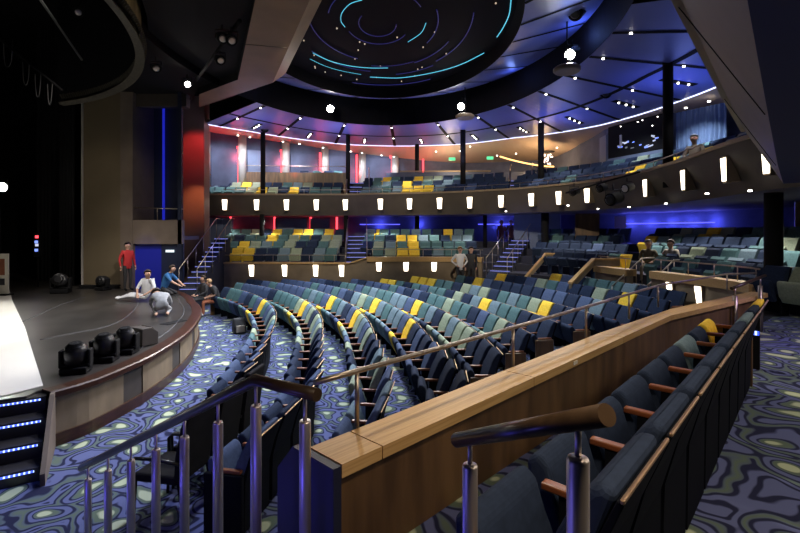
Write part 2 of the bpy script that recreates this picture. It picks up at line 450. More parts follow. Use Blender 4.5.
# ------------------------------------------------------------------ theatre seats
SM = {}
def seat_meshes(c):
    if c in SM: return SM[c]
    f = 'fabric_'+c
    d = {}
    d['backrest'] = MB().extr([(.07, .40), (.055, .52), (-.005, .70), (-.09, .88), (-.14, .95), (-.175, .968), (-.215, .95), (-.13, .74), (-.07, .55), (-.03, .40)], -.24, .24, .028, 3).mesh('backrest', f)
    d['cushion'] = MB().extr([(.10, .28), (.19, .25), (.26, .38), (.33, .59), (.335, .665), (.285, .705), (.23, .665), (.17, .47)], -.225, .225, .026, 3).mesh('cushion', f)
    if 'shell' not in SM:
        SM['shell'] = MB().extr([(-.032, .30), (-.072, .55), (-.132, .74), (-.217, .945), (-.235, .935), (-.15, .72), (-.09, .50), (-.085, .02), (-.03, .02)], -.247, .247, .004, 1).mesh('back_shell', 'shell')
        SM['strip'] = MB().box((.50, .012, .014), (0, -.231, .945), None, .003, 1).mesh('edge_strip', 'brass_dull')
        SM['arm'] = MB().box((.05, .30, .032), (.269, .08, .617), None, .008, 2).mesh('armrest', 'arm_wood')
        SM['arm_l'] = MB().box((.05, .30, .032), (-.272, .08, .617), None, .008, 2).mesh('armrest', 'arm_wood')
        SM['stand'] = MB().box((.035, .20, .60), (.272, .06, .30), None, .006, 1).mesh('arm_stand', 'shell')
        SM['endp'] = MB().box((.05, .40, .60), (.30, .10, .30), None, .01, 2).mesh('end_panel', 'walnut')
        SM['endp_l'] = MB().box((.05, .40, .60), (-.30, .10, .30), None, .01, 2).mesh('end_panel', 'walnut')
        SM['endd'] = MB().box((.05, .40, .60), (-.30, .10, .30), None, .01, 2).mesh('end_panel', 'shell')
    SM[c] = d
    return d
CN = {'navy': 'navy', 'blue': 'slate-blue', 'teal': 'dark teal', 'sage': 'sage-green', 'grey-blue': 'grey-blue', 'yellow': 'yellow'}
def seat(p, z, face, c, label, group, left_end=None, right_end=False, name='theatre_seat'):
    d = seat_meshes(c)
    r = empty(name, label, 'seat', (p.x, p.y, z), math.atan2(-face.x, face.y), group)
    link('backrest', d['backrest'], r); link('cushion', d['cushion'], r)
    link('back_shell', SM['shell'], r); link('edge_strip', SM['strip'], r)
    link('armrest', SM['arm'], r); link('arm_stand', SM['stand'], r)
    if left_end:
        link('armrest', SM['arm_l'], r); link('end_panel', SM[left_end], r)
    if right_end: link('end_panel', SM['endp'], r)
    return r

# side row on the platform: nine seats looking over the parapet
sd_dir = Vector((.672, .741)); sd_face = Vector((-.741, .672))
side_cols = ['navy', 'navy', 'navy', 'navy', 'navy', 'navy', 'grey-blue', 'navy', 'yellow']
for i in range(9):
    p = Vector((.565, 1.2))+sd_dir*(.275+.545*i)+sd_face*.225
    seat(p, 1.24, sd_face, side_cols[i], f"{CN[side_cols[i]]} flip-up seat, {ordw(i+1)} from the short handrail, in the row behind the oak parapet" if i else "navy flip-up seat beside the short thick handrail, first of the row behind the oak parapet", 'side row behind the oak parapet', left_end='endd' if i == 0 else None, right_end=(i == 8))
sl = sd_dir*(.275+.545*9)+Vector((.565, 1.2))
slt = empty('step_light', 'blue-lit step light on a short dark post at the far end of the side row', 'step light', (4.32, 5.6, 1.24), -.7)
MB().box((.10, .10, .62), (0, 0, .31), None, .008).build('post', 'black', slt)
MB().box((.09, .012, .05), (0, -.056, .44), None, .004).build('lens', 'led_step', slt)

for i, (x_, y_) in enumerate([(7.62, 9.45), (7.80, 8.94), (7.98, 8.43)]):
    c_ = ['navy', 'sage', 'teal'][i]
    seat(Vector((x_, y_)), 1.24, Vector((-.97, -.22)), c_, f"{CN[c_]} seat past the far end of the side row, {ordw(i+1)} from the black column" if i else 'navy seat past the far end of the side row, beside the black column', 'seats beside the thick black column')
# stalls: concentric rows
yellow_px = [(259,309),(299,311),(329,302),(354.5,320),(376,305),(416,330),(417.6,305),(484,311),(546,314),(433,277),(409,271),(416,271),(475,278),(500,276.5),(544,276.5),(620,299),(371,275),(387,268)]
yend = [6.4, 4.4, 5.0, 6.0, 7.3, 8.8, 9.9, 10.3, 10.3, 10.7, 11.3]
RISE = {7: .10, 8: .22, 9: .34, 10: .46}
ROWN = ['front', 'second', 'third', 'fourth', 'fifth', 'sixth', 'seventh', 'eighth', 'ninth', 'tenth', 'eleventh']
stalls = []
for k in range(11):
    R = (12.5+k if k < 10 else 22.35)-.16; st_a = .545/(R+.1)
    a = math.asin((yend[k]-CEN.y)/(R+.3))+st_a/2; i = 0
    row = []
    while True:
        yy = CEN.y+R*math.sin(a); Rx = R+min(.42, .035*max(0, 9.6-yy)**2)*(1 if k < 4 else .5)
        p = CEN+Vector((Rx*math.cos(a), Rx*math.sin(a)))
        if p.x < -6.45 or p.y > 19.2: break
        if 1.5 < p.x < 3.7 and p.y > 18.2: a += st_a; continue
        if k == 10 and p.y > 16.2: break
        row.append((p, -Vector((math.cos(a), math.sin(a))), k, i)); a += st_a; i += 1
    stalls.append(row)
cols = {}
allseats = [s for r in stalls for s in r]
for (x, y) in yellow_px:
    best = min((s for s in allseats if (s[2], s[3]) not in cols), key=lambda s: (PX((s[0].x, s[0].y, .72+RISE.get(s[2], 0)))[0]-x)**2+2*(PX((s[0].x, s[0].y, .72+RISE.get(s[2], 0)))[1]-y)**2)
    cols[(best[2], best[3])] = 'yellow'
rc = random.Random(11)
for row in stalls:
    n = len(row)
    for (p, f, k, i) in row:
        x, y = PX((p.x, p.y, .8))
        if (k, i) in cols: c = 'yellow'
        else:
            near = i/n
            if k < 2 and near < .3: w = dict(navy=3, blue=3)
            elif k < 4 and near < .3: w = dict(navy=2, blue=4, **{'grey-blue': 2, 'sage': 1})
            elif near > .66: w = dict(blue=5, navy=4, teal=3)
            elif k < 5: w = dict(blue=2, teal=2, sage=2.4, navy=1.0, **{'grey-blue': 4})
            else: w = dict(teal=4.5, navy=3.6, sage=1.5, blue=1.2, **{'grey-blue': 1.5})
            if k >= 3 and i < 2: w = dict(navy=1)
            c = rc.choices(list(w), list(w.values()))[0]
        le = None
        if i == 0: le = 'endp_l' if k > 3 else 'endd'
        lab = f"{CN[c]} seat, {ordw(i+1)} from the camera end of the {ROWN[k]} curved row of the stalls"
        seat(p, RISE.get(k, 0), f, c, lab, f"stalls {ROWN[k]} row", left_end=None if le is None else le, right_end=(i == n-1))
for k, hgt in RISE.items():
    R_ = 12.5+k if k < 10 else 22.35; r0, r1 = R_-.62, R_+(.38 if k < 10 else .2)
    a0 = math.asin((yend[k]-.1-CEN.y)/R_); a1 = math.asin(((19.2 if k < 10 else 16.4)-CEN.y)/R_)
    rp_ = [p - Vector((0, 0)) for p in arc(r0, a0, a1, 30)]+arc(r1, a0, a1, 30)[::-1]
    struct(MB().prism([p[:] for p in rp_], 0, hgt).build('floor_row_riser', 'carpet'))
NSTALL = len(allseats)
print('stalls seats', NSTALL)
# ------------------------------------------------------------------ loose black armchairs at the camera end of the front row
def black_chair(p, face, label):
    r = empty('armchair', label, 'chair', (p.x, p.y, 0), math.atan2(-face.x, face.y), 'loose black armchairs')
    MB().box((.50, .50, .09), (0, .26, .43), None, .03, 3).build('seat', 'dark_cloth', r)
    MB().extr([(.06, .40), (.03, .66), (-.03, .95), (-.07, 1.14), (-.13, 1.14), (-.095, .93), (-.05, .62), (-.03, .40)], -.24, .24, .025, 2).build('backrest', 'dark_cloth', r)
    for sx in (-1, 1):
        MB().tube([(sx*.27, -.03, .62), (sx*.28, .2, .65), (sx*.28, .46, .64), (sx*.27, .50, .60), (sx*.265, .5, .42)], .018, 8).build('armrest', 'black_gloss', r)
        MB().tube([(sx*.245, .48, .42), (sx*.25, .5, 0)], .02, 8, r1=.014).build('leg', 'black', r)
        MB().tube([(sx*.23, 0, .42), (sx*.24, -.07, 0)], .02, 8, r1=.014).build('leg', 'black', r)
for i, (yy, lab) in enumerate([(4.78, 'black armchair nearest the stair handrail, at the end of the front row'), (5.38, 'black armchair second from the stair handrail, at the front row end'), (5.96, 'black armchair third from the stair handrail, next to the navy front-row seats')]):
    a = math.asin((yy-CEN.y)/13.1); p = CEN+Vector((13.12*math.cos(a), 13.12*math.sin(a)))
    black_chair(p, -Vector((math.cos(a), math.sin(a))), lab)

# ------------------------------------------------------------------ stage
ZS = .76
def rimR(d):
    t = [(-7, 10.42), (-4.5, 10.6), (2, 10.7), (20, 10.75), (38, 11.0), (48, 11.4), (57, 11.75)]
    for (a, r), (b, q) in zip(t, t[1:]):
        if d <= b: return r+(q-r)*max(0, d-a)/(b-a)
    return t[-1][1]
rim = []
d = -7.0
while d <= 57:
    r = rimR(d); rim.append(Vector((CEN.x+r*math.cos(math.radians(d)), CEN.y+r*math.sin(math.radians(d))))); d += 1.6
T0 = rim[0]; eL = Vector((-.85, -.53)).normalized(); pO = Vector((.53, -.85)).normalized()
stage = empty('stage', 'low black thrust stage with curved mahogany edge and panelled front', 'stage', (-10, 8, 0))
so = Vector((-10, 8))
inner = [CEN+(p-CEN)*(1-.22/(p-CEN).length) for p in rim]
deck = [(p-so)[:] for p in inner]+[(-8.9+10, 17.32-8), (-12.25+10, 17.32-8), (-12.35+10, 23.9-8), (-23.9+10, 23.9-8), (-23.9+10, -.5-8)]
e1 = T0+eL*5.2
deck += [((e1-so).x, (e1-so).y), (T0-so+eL*.25)[:]]
MB().prism(deck, ZS-.08, ZS).build('deck', 'stage_black', stage)
# rim nosing
rimp = [p-so for p in rim][::-1]
mb = MB(); sweep(mb, rimp, [(-.22, ZS-.06), (-.22, ZS+.012), (.0, ZS+.012), (.025, ZS-.005), (.025, ZS-.075), (0, ZS-.09), (-.05, ZS-.09)], closed=True)
mb.build('rim', 'mahogany', stage)
# riser panels, beige and dark in turn
ang = -7.0; wide = True
def rimseg(a0, a1, off):
    n = max(2, int((a1-a0)/1.0)+1); out = []
    for i in range(n+1):
        dd = a0+(a1-a0)*i/n; r = rimR(dd)-off
        out.append(Vector((CEN.x+r*math.cos(math.radians(dd)), CEN.y+r*math.sin(math.radians(dd))))-so)
    return out[::-1]
while ang < 56.5:
    w = 6.6 if wide else 2.6
    a1 = min(57, ang+w)
    mb = MB(); sweep(mb, rimseg(ang+.05, a1-.05, .06 if wide else .075), [(-.03, .17), (-.03, ZS-.085), (0, ZS-.085), (0, .17)], closed=True)
    mb.build('front_panel', 'beige_panel' if wide else 'dark_panel', stage)
    ang = a1; wide = not wide
mb = MB(); sweep(mb, rimseg(-7, 57, .03), [(-.06, 0), (-.06, .17), (.0, .17), (0, 0)], closed=True); mb.build('plinth', 'mahogany', stage)
mb = MB(); sweep(mb, rimseg(-7, 57, .12), [(-.02, 0), (-.02, ZS-.1), (0, ZS-.1), (0, 0)], closed=True); mb.build('carcass', 'black', stage)
# taped white curve on the deck
tp = [Vector(W(x, y, 984/(y-HZ))) for x, y in [(40, 340), (75, 333), (105, 327), (125, 318), (137, 306), (139, 296)]]
MB().tube([Vector((p.x+10, p.y-8, ZS+.001)) for p in catmull([p for p in tp], 5)], .010, 4).build('floor_line', 'white_line', stage)
tp = [Vector(W(x, y, 984/(y-HZ))) for x, y in [(22, 322), (60, 305), (85, 297)]]
MB().tube([Vector((p.x+10, p.y-8, ZS+.001)) for p in tp], .010, 4).build('floor_line', 'white_line', stage)
# fine pale line along the rim
MB().tube([Vector((p.x, p.y, ZS+.002)) for p in [CEN+(q-CEN)*(1-.42/(q-CEN).length)-so for q in rim[8:]]], .010, 4).build('floor_line', 'white_line', stage)
# white panel laid over the deck where the floor is brightly lit
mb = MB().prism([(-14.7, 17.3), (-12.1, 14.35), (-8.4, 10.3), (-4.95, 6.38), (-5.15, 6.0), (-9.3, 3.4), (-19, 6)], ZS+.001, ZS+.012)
tag(mb.build('white_floor_panel', 'white_floor'), 'brightly lit white cloth covering the left part of the stage', 'cloth')
# steps with blue strips
sp = empty('stage_steps', 'dark steps with four blue light strips up to the stage', 'steps', (T0.x, T0.y, 0))
for i in range(4):
    z1 = ZS-.19*i-.03; o = pO*(.29*i+.02)
    q0 = o+eL*(.02 if i else .05)+Vector((.0, 0))
    c = [q0, q0+eL*4.6, q0+eL*4.6-pO*.3, q0-pO*.3]
    stp = MB().prism([v[:] for v in c], 0, z1 if i else ZS-.03).build('step', 'stage_black', sp)
    l0 = q0+pO*.006+eL*.05; l1 = q0+pO*.006+eL*4.5
    # strip made of small diodes under the nosing
    mb = MB(); n = 100
    mb.tube([(l0.x, l0.y, z1-.035), (l1.x, l1.y, z1-.035)], .012, 6)
    mb.build('led_strip', 'led_step', stp)
chk = [(-.10, 0), (1.06, 0), (1.06, .14), (.10, ZS), (-.10, ZS)]
mb = MB(); ri = -eL*.05
a = [mb.b.verts.new(((pO*u).x, (pO*u).y, z)) for u, z in chk]; b = [mb.b.verts.new(((pO*u+ri).x, (pO*u+ri).y, z)) for u, z in chk]
mb.b.faces.new(a); mb.b.faces.new(b[::-1])
for i in range(5): mb.b.faces.new((a[i], b[i], b[(i+1) % 5], a[(i+1) % 5]))
mb.build('cheek_panel', 'taupe_panel', sp)

# ------------------------------------------------------------------ moving-head lights
MH = {}
def moving_head(p, rotz, tilt, label, group=None, scale=1.0, lit=False, hang=False):
    r = empty('moving_head_light', label, 'stage light', p, rotz, group)
    s = scale; sg = -1 if hang else 1
    MB().box((.36*s, .30*s, .10*s), (0, 0, sg*.055*s), None, .02*s, 2).build('base', 'black', r)
    mb = MB()
    for sx in (-1, 1): mb.box((.05*s, .16*s, .27*s), (sx*.185*s, 0, sg*.225*s), None, .02*s, 2)
    mb.box((.40*s, .18*s, .05*s), (0, 0, sg*.125*s), None, .015*s, 2)
    mb.build('yoke', 'black', r)
    R = Euler((tilt, 0, 0)).to_matrix(); c = Vector((0, 0, sg*.29*s))
    h = MB().lathe([(.10*s, -.15*s), (.15*s, -.13*s), (.16*s, -.02*s), (.155*s, .06*s), (.125*s, .13*s), (.07*s, .17*s), (.02*s, .18*s)], c, 20, R).build('head', 'black_gloss', r)
    mb = MB()
    for k in range(5):
        mb.lathe([(.128*s-.012*k*s, .118*s+.012*k*s), (.134*s-.012*k*s, .124*s+.012*k*s), (.126*s-.012*k*s, .128*s+.012*k*s)], c, 18, R)
    mb.build('vent', 'black', h)
    MB().lathe([(.10*s, -.155*s), (.10*s, -.175*s), (.07*s, -.19*s)], c, 16, R).build('lens', 'spot_glow' if lit else 'black_gloss', h)
    return r
for (x, y, Y, lab, rz) in [(76, 373, 7.0, 'largest black moving-head light, nearest the stage steps', .3), (104.5, 362, 7.6, 'black moving-head light between two others on the stage edge', .2), (125.5, 354.5, 8.1, 'black moving-head light last of three, towards the wedge box', .1)]:
    p = W(x, y, Y); p.z = ZS; moving_head(p, rz, .15, lab, 'moving heads on the stage edge')
p = W(61, 293, 16.1); p.z = ZS; moving_head(p, .3, -1.9, 'black moving-head light standing alone before the black wings', None, 1.5)
p = W(103, 288, 16.9); p.z = ZS; moving_head(p, -.3, -1.7, 'black moving-head light in front of the olive wall panel', None, 1.2)
wd = empty('wedge_box', 'small black wedge-shaped box on the stage edge', 'box', (-4.87, 8.75, ZS+.012), -.5)
MB().extr([(-.16, 0), (.16, 0), (.16, .22), (.03, .33), (-.16, .33)], -.20, .20, .012, 2).build('cabinet', 'dark_panel', wd)
MB().box((.34, .006, .14), (0, .099, .279), (.70, 0, 0), .002).build('lit_grille', 'taupe_panel', wd)  # paler taupe stands for light on the slanted top
tag(MB().prism([(-.3, -.13), (.3, -.13), (.3, .13), (-.3, .13)], 0, .006).build('floor_grate', 'black', None, loc=(-5.35, 10.9, ZS+.002), rotz=1.2), 'flat black grate in the stage floor near the curved edge', 'grate')

# ------------------------------------------------------------------ proscenium wall and side box
YP = 17.6
def wx(px): return (px-400)/F*YP
def wz(py): return EYE-(py-HZ)/F*YP
def slab(name, m, x0, x1, y0, y1, z0, z1, **k):
    return struct(MB().box((x1-x0, y1-y0, z1-z0), ((x0+x1)/2, (y0+y1)/2, (z0+z1)/2)).build(name, m, **k))
slab('wall_proscenium', 'olive_panel', wx(83.5), wx(120.5), YP, YP+.4, .5, 8.6)
slab('trim_proscenium_edge', 'grey_column', wx(82), wx(83.3), YP-.05, YP+.4, .5, 8.6)
slab('wall_proscenium_pier', 'taupe_panel', wx(120.7), wx(133), YP-.03, YP+1.5, .5, 8.6)
slab('wall_box_front', 'taupe_panel', wx(133), wx(182), YP, YP+.2, wz(244), wz(220))
slab('wall_box_back', 'door_dark', wx(133)-.9, -9.1, YP+1.5, YP+1.7, .5, 8.6)
slab('floor_box', 'dark_panel', wx(133), wx(182), YP+.2, YP+1.5, wz(240), wz(236))
slab('trim_plinth', 'black', wx(83.5), wx(121), YP-.25, YP, ZS, ZS+.13)
slab('door_1', 'door_lit_blue', wx(133), wx(159.5), YP+.15, YP+.22, .5, wz(243.5))
slab('door_2', 'door_dark', wx(160), wx(182), YP+.10, YP+.2, .5, wz(243.5))
slab('wall_red_pillar', 'red_pillar', -10.1, -9.07, 21.3, 21.9, 0, 9.2)
struct(MB().prism([(wx(181.5), YP), (-10.12, 21.3), (-10.3, 21.3), (wx(181.5)-.15, YP)], .5, 9.2).build('wall_box_side', 'door_dark'))
tag(slab('exit_sign', 'exit_white', wx(165), wx(173), YP+.05, YP+.09, wz(252.3), wz(250)), 'small white lit sign above the dark door beside the stage', 'sign')['kind'] = 'thing'
tag(slab('light_strip', 'blue_streak', wx(144), wx(146), YP+1.35, YP+1.42, 3.4, 8.3), 'vertical blue light strip inside the box above the blue door', 'light')['kind'] = 'thing'  # glowing bar added in place of the blue beam on the wall
br = empty('box_rail', 'thin rail across the dark side box above the door', 'handrail', (wx(150), YP, wz(220)))
MB().tube([(wx(133)-wx(150), .1, .48), (wx(182)-wx(150), .1, .42)], .02, 8).build('rail', 'rail_steel', br)
MB().tube([(wx(156)-wx(150), .1, 0), (wx(156)-wx(150), .1, .46)], .02, 8).build('post', 'rail_steel', br)
# black stage house
slab('wall_stage_back', 'black', -24, -12.3, 24, 24.2, 0, 14)
slab('wall_stage_side', 'black', -12.3, -12.15, 18.0, 24, 0, 14)
slab('wall_stage_left', 'black', -24.2, -24, -2, 24, 0, 14)
slab('wall_stage_near', 'black', -24, -9.5, -1, -.8, 0, 14)
slab('ceiling_stage', 'black', -24, 3, -8, 24, 14, 14.2)
def drape(name, p0, p1, z0, z1, m, amp, waves, label, cat='curtain', group=None, n=None):
    p0, p1 = Vector(p0), Vector(p1); L = (p1-p0); nn = Vector((-L.y, L.x)).normalized(); n = n or waves*8; rows = []
    for k in range(2):
        rows.append([(0, 0, 0)]*0)
    a, b = [], []
    for i in range(n+1):
        t = i/n; o = nn*amp*math.sin(t*waves*2*PI+.6*math.sin(t*17)); q = p0+L*t+o
        a.append((q.x, q.y, z0)); b.append((q.x, q.y, z1))
    mb = MB().grid([a, b], True)
    a2 = [(x+nn.x*.02, y+nn.y*.02, z) for x, y, z in a]; b2 = [(x+nn.x*.02, y+nn.y*.02, z) for x, y, z in b]
    mb.grid([b2, a2], True)
    return tag(mb.build(name, m), label, cat, group)
drape('wing_curtain', (-16.2, 20.5), (-14.0, 19.5), ZS, 12, 'black', .09, 9, 'black wing curtain farthest left behind the white floor cloth', group='black wing curtains')
drape('wing_curtain', (-14.0, 18.9), (-13.0, 18.4), ZS, 12, 'black', .08, 5, 'narrow black wing curtain next to the proscenium edge', group='black wing curtains')
# poster board at far left
pb = empty('poster_board', 'pale display board with orange figure at the far left of stage', 'board', W(1, 288, 15.5)); pb.location.z = ZS+.015
MB().box((.62, .05, 1.35), (-.05, 0, .72), None, .01).build('panel', 'sign_paper', pb)
MB().box((.30, .012, .55), (.0, -.03, .95), None, .004).build('picture', 'rust_cloth', pb)
MB().box((.34, .012, .22), (-.02, -.03, .45), None, .004).build('caption', 'charcoal_cloth', pb)
MB().box((.7, .35, .04), (-.05, 0, .02), None, .01).build('foot', 'black', pb)
ps = empty('patch_screen', 'narrow glowing screen hanging in the black wings', 'screen', W(37, 245, 17.9))
MB().box((.26, .06, .95), (0, 0, 0), None, .01).build('casing', 'black', ps)
MB().tube([(0, .05, ZS-ps.location.z), (0, .05, -.4)], .02, 6).build('stand', 'black', ps)
for k, (m_, z_) in enumerate([('screen_blue', -.2), ('screen_mix', .0), ('screen_blue', .12), ('led_red', .32)]):
    MB().box((.12, .02, .10), (.02*(k % 2), -.035, z_), None, .004).build('lit_tile', m_, ps)
# spotlight in the wings
def fresnel(p, aim, label, s=1.0, m='spot_glow', group=None, lens_r=.13):
    r = empty('spotlight', label, 'stage light', p, 0, group)
    d = (Vector(aim)-Vector(p)).normalized(); q = d.to_track_quat('Z', 'Y').to_matrix()
    h = MB().lathe([(.10*s, -.28*s), (.14*s, -.24*s), (.15*s, .05*s), (.16*s, .10*s), (.15*s, .12*s)], (0, 0, 0), 16, q).build('housing', 'black', r)
    MB().lathe([(lens_r*s, .118*s), (lens_r*s, .13*s), (lens_r*.6*s, .15*s)], (0, 0, 0), 16, q).build('lens', m, r)
    mb = MB(); mb.tube([(-.18*s, 0, 0), (-.18*s, 0, .22*s), (.18*s, 0, .22*s), (.18*s, 0, 0)], .015*s, 6); mb.tube([(0, 0, .22*s), (0, 0, .36*s)], .02*s, 6); mb.build('bracket', 'black', r)
    return r
fresnel(W(2, 187, 17.5), (-2, 2, 2.5), 'bright white spotlight shining out of the black wings', 1.2, 'lamp_glow')
tag(MB().tube([W(0, 204, 17.5), W(0, 290, 17.5)], .025, 8).build('lamp_stand', 'black'), 'thin black stand under the bright spotlight in the wings', 'stand')

# flown curved house curtain with fringe
RC = 9.4; ca0, ca1 = -35, 72
def crow(rf, z, n=220, a0=ca0, a1=ca1, amp=.0, fr=0):
    out = []
    for i in range(n+1):
        a = math.radians(a0+(a1-a0)*i/n); r = rf+amp*math.sin(i*fr)
        out.append((CEN.x+r*math.cos(a)+15, CEN.y+r*math.sin(a)-7.4, z))
    return out
hc = empty('house_curtain', 'dark gold curved house curtain flown above the stage edge with heavy fringe', 'curtain', (-15, 7.4, 7.5))
mb = MB(); mb.grid([crow(RC, .25, 440, amp=.05, fr=1.57), crow(RC, 6.2, 440, amp=.07, fr=1.57)], True); mb.grid([crow(RC-.05, 6.2, 440, amp=.07, fr=1.57), crow(RC-.05, .25, 440, amp=.05, fr=1.57)], True, 1)
mb.build('drape', ['gold_curtain', 'black'], hc)  # inside face coloured black for the shade within the curtain
mb = MB()
for i in range(150):
    a = math.radians(ca0+(ca1-ca0)*i/150); r = RC-.02; x, y = CEN.x+r*math.cos(a)+15, CEN.y+r*math.sin(a)-7.4
    mb.tube([(x, y, .30), (x*1.012, y*1.012, .16), (x*1.004, y*1.004, -.06)], .06, 6, r1=.13)
fo = mb.build('fringe', 'fringe', hc); fo['kind'] = 'stuff'
# pale batten and cable swags above the stage
tag(MB().tube([W(38, -4, 12), W(82, 60, 14)], .03, 8).build('batten', 'cable_grey'), 'thin pale batten running diagonally above the stage', 'batten')
for i, (x, y, w_, h_) in enumerate([(8, 62, 9, 22), (26, 80, 7, 18), (38, 92, 6, 18), (50, 100, 5, 16)]):
    pts_ = [W(x-w_/2, y-h_, 14), W(x-w_/2+1, y, 14), W(x, y+5, 14), W(x+w_/2-1, y-2, 14), W(x+w_/2, y-h_, 14)]
    tag(MB().tube(catmull(pts_, 5), .012, 5).build('cable_swag', 'cable_grey'), ['outermost looped cable hanging highest above the stage', 'looped cable second from the frame edge above the stage', 'looped cable third from the frame edge above the stage', 'innermost and lowest looped cable hanging above the stage'][i], 'cable', 'looped cables above the stage')
tag(MB().tube([W(-4, 36, 14), W(62, 90, 14)], .035, 6).build('cable_bar', 'black'), 'black bar from which the looped cables hang above the stage', 'bar')
# lamps hanging in the dark between curtain and beam
for i, (x, y, Y, ti) in enumerate([(187, 84, 15.3, .5), (220, 60, 13, .9), (231, 40, 11.3, .3), (222, 38, 11.3, 1.0), (156, 68, 13.6, .4), (78, 12, 14, .3)]):
    lab = ['bright lit lamp head hanging in front of the proscenium, lowest of its cluster', 'curved silvery lamp head hanging beside the gold beam', 'dim lamp head close against the gold beam edge', 'small dim lamp head above the silvery one by the gold beam', 'faint lamp head hanging right of the fringed curtain', 'small lamp head glinting inside the fringed curtain'][i]
    fresnel(W(x, y, Y), (2 if i < 4 else 0, 2, 2.5), lab, .9, 'spot_glow' if i == 0 else 'steel', 'lamp heads over the stage front', .10)
tag(MB().tube([(-6.9, 15.6, 8.05), (-3.9, 11.2, 8.05)], .05, 8).build('lighting_bar', 'black'), 'black lighting bar over the stage front carrying lamp heads', 'bar')

# ------------------------------------------------------------------ gold cross beam over the stage front
def extrap(p, q, Y): t = (Y-p[1])/(q[1]-p[1]); return (p[0]+(q[0]-p[0])*t, Y)
l0, l1 = (-5.43, 15.4), (-3.18, 10.1); r0, r1 = (-4.34, 15.7), (-1.98, 10.1)
lf, rf_ = extrap(l0, l1, -4), extrap(r0, r1, -4)
f2 = [(-7.45, 17.05), (-8.2, 18.8)]
mb = MB(); zb = 8.0
def poly(pts3, mi=0):
    f = mb.b.faces.new([mb.b.verts.new(p) for p in pts3]); f.material_index = mi
u = .42
poly([(*l0, zb), (*r0, zb), (*rf_, zb), (*lf, zb)])
r0u, rfu = (r0[0]+.34, r0[1]+.35), (rf_[0]+.45, rf_[1])
poly([(*r0, zb), (*r0u, zb+u), (*rfu, zb+u), (*rf_, zb)], 1)
poly([(*l0, zb), (*r0, zb), (*f2[1], zb), (*f2[0], zb)])
poly([(*r0, zb), (*r0u, zb+u), (f2[1][0]+.1, f2[1][1]+.45, zb+u), (*f2[1], zb)], 1)
poly([(*r0u, zb+u), (*rfu, zb+u), (*rfu, 10.5), (*r0u, 10.5)], 1)
poly([(*r0u, zb+u), (f2[1][0]+.1, f2[1][1]+.45, zb+u), (f2[1][0]+.1, f2[1][1]+.45, 10.5), (*r0u, 10.5)], 1)
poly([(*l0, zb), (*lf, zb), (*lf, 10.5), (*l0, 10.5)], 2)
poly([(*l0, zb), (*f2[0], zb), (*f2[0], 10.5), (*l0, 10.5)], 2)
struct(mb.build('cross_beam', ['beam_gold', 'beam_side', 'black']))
for t in (.30, .62, .95):
    a = Vector(l0).lerp(Vector(lf), t*.5); b = Vector(r0).lerp(Vector(rf_), t*.5)
    struct(MB().tube([(a.x, a.y, zb-.001), (b.x, b.y, zb-.001)], .012, 4).build('trim_beam_joint', 'dark_panel'))
bl_ = [Vector((CEN.x+9.6*math.cos(math.radians(d_)), CEN.y+9.6*math.sin(math.radians(d_)))) for d_ in range(-35, 66, 5)]
mbp = [b_[:] for b_ in bl_]+[(-11.5, 17.5), (-8.4, 18.6), f2[0], l0, lf]
struct(MB().prism(mbp, 8.25, 8.35).build('added_dark_ceiling', 'black'))  # black plate added to keep the area left of the beam dark
# header over the box opening
slab('wall_header', 'dark_panel', wx(100), wx(184), YP+.2, YP+.5, wz(105), 10)
# ------------------------------------------------------------------ balcony
FULL = FAS+NEARF
FULLc = [p for p in FULL]
def s_fascia(path, prof, name, m): return struct(sweep(MB(), path, prof, closed=True).build(name, m))
for fp in (FAS, NEARF): s_fascia(fp, [(0, ZF), (.10, ZF), (.10, ZF-.04), (.66, 3.78), (.57, 3.75)], 'wall_balcony_front', 'fascia_grey')
for fp in (FAS, NEARF): s_fascia(fp, [(-.03, ZF-.06), (-.03, ZF+.02), (.16, ZF+.02), (.16, ZF-.06)], 'trim_balcony_cap', 'fascia_cap')
for k in (2.29, 4.5):
    q = Vector((k, 3.77+(k-2.29)*1.1788)); nn = Vector((.76, -.65))
    struct(MB().tube([(q.x-.012, q.y, ZF-.05), (q.x+nn.x*.55, q.y+nn.y*.55, 3.77)], .004, 4).build('trim_fascia_joint', 'black'))
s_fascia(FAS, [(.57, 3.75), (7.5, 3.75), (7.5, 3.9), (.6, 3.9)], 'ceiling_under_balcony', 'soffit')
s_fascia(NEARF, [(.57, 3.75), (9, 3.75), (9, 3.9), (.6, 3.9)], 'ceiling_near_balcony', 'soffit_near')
prof = [(.68, 3.9), (.62, 4.0), (.45, 4.3), (1.7, 4.3), (1.7, 4.65), (2.65, 4.65), (2.65, 5.0), (3.6, 5.0), (3.6, 5.35), (7.5, 5.35), (7.5, 3.9)]
s_fascia(FAS, prof, 'floor_balcony_tiers', 'tier_dark')
# thin balcony rail
br = empty('balcony_rail', 'thin metal rail along the top of the balcony front', 'handrail', (0, 22, ZF))
rp = offset(FULL[2:58], .10)
MB().tube([(p.x, p.y-22, .22) for p in rp], .016, 6).build('rail', 'rail_steel', br)
for p in resample(rp, 1.35)[1:]:
    MB().tube([(p.x, p.y-22, 0), (p.x, p.y-22, .22)], .012, 5).build('post', 'rail_steel', br)
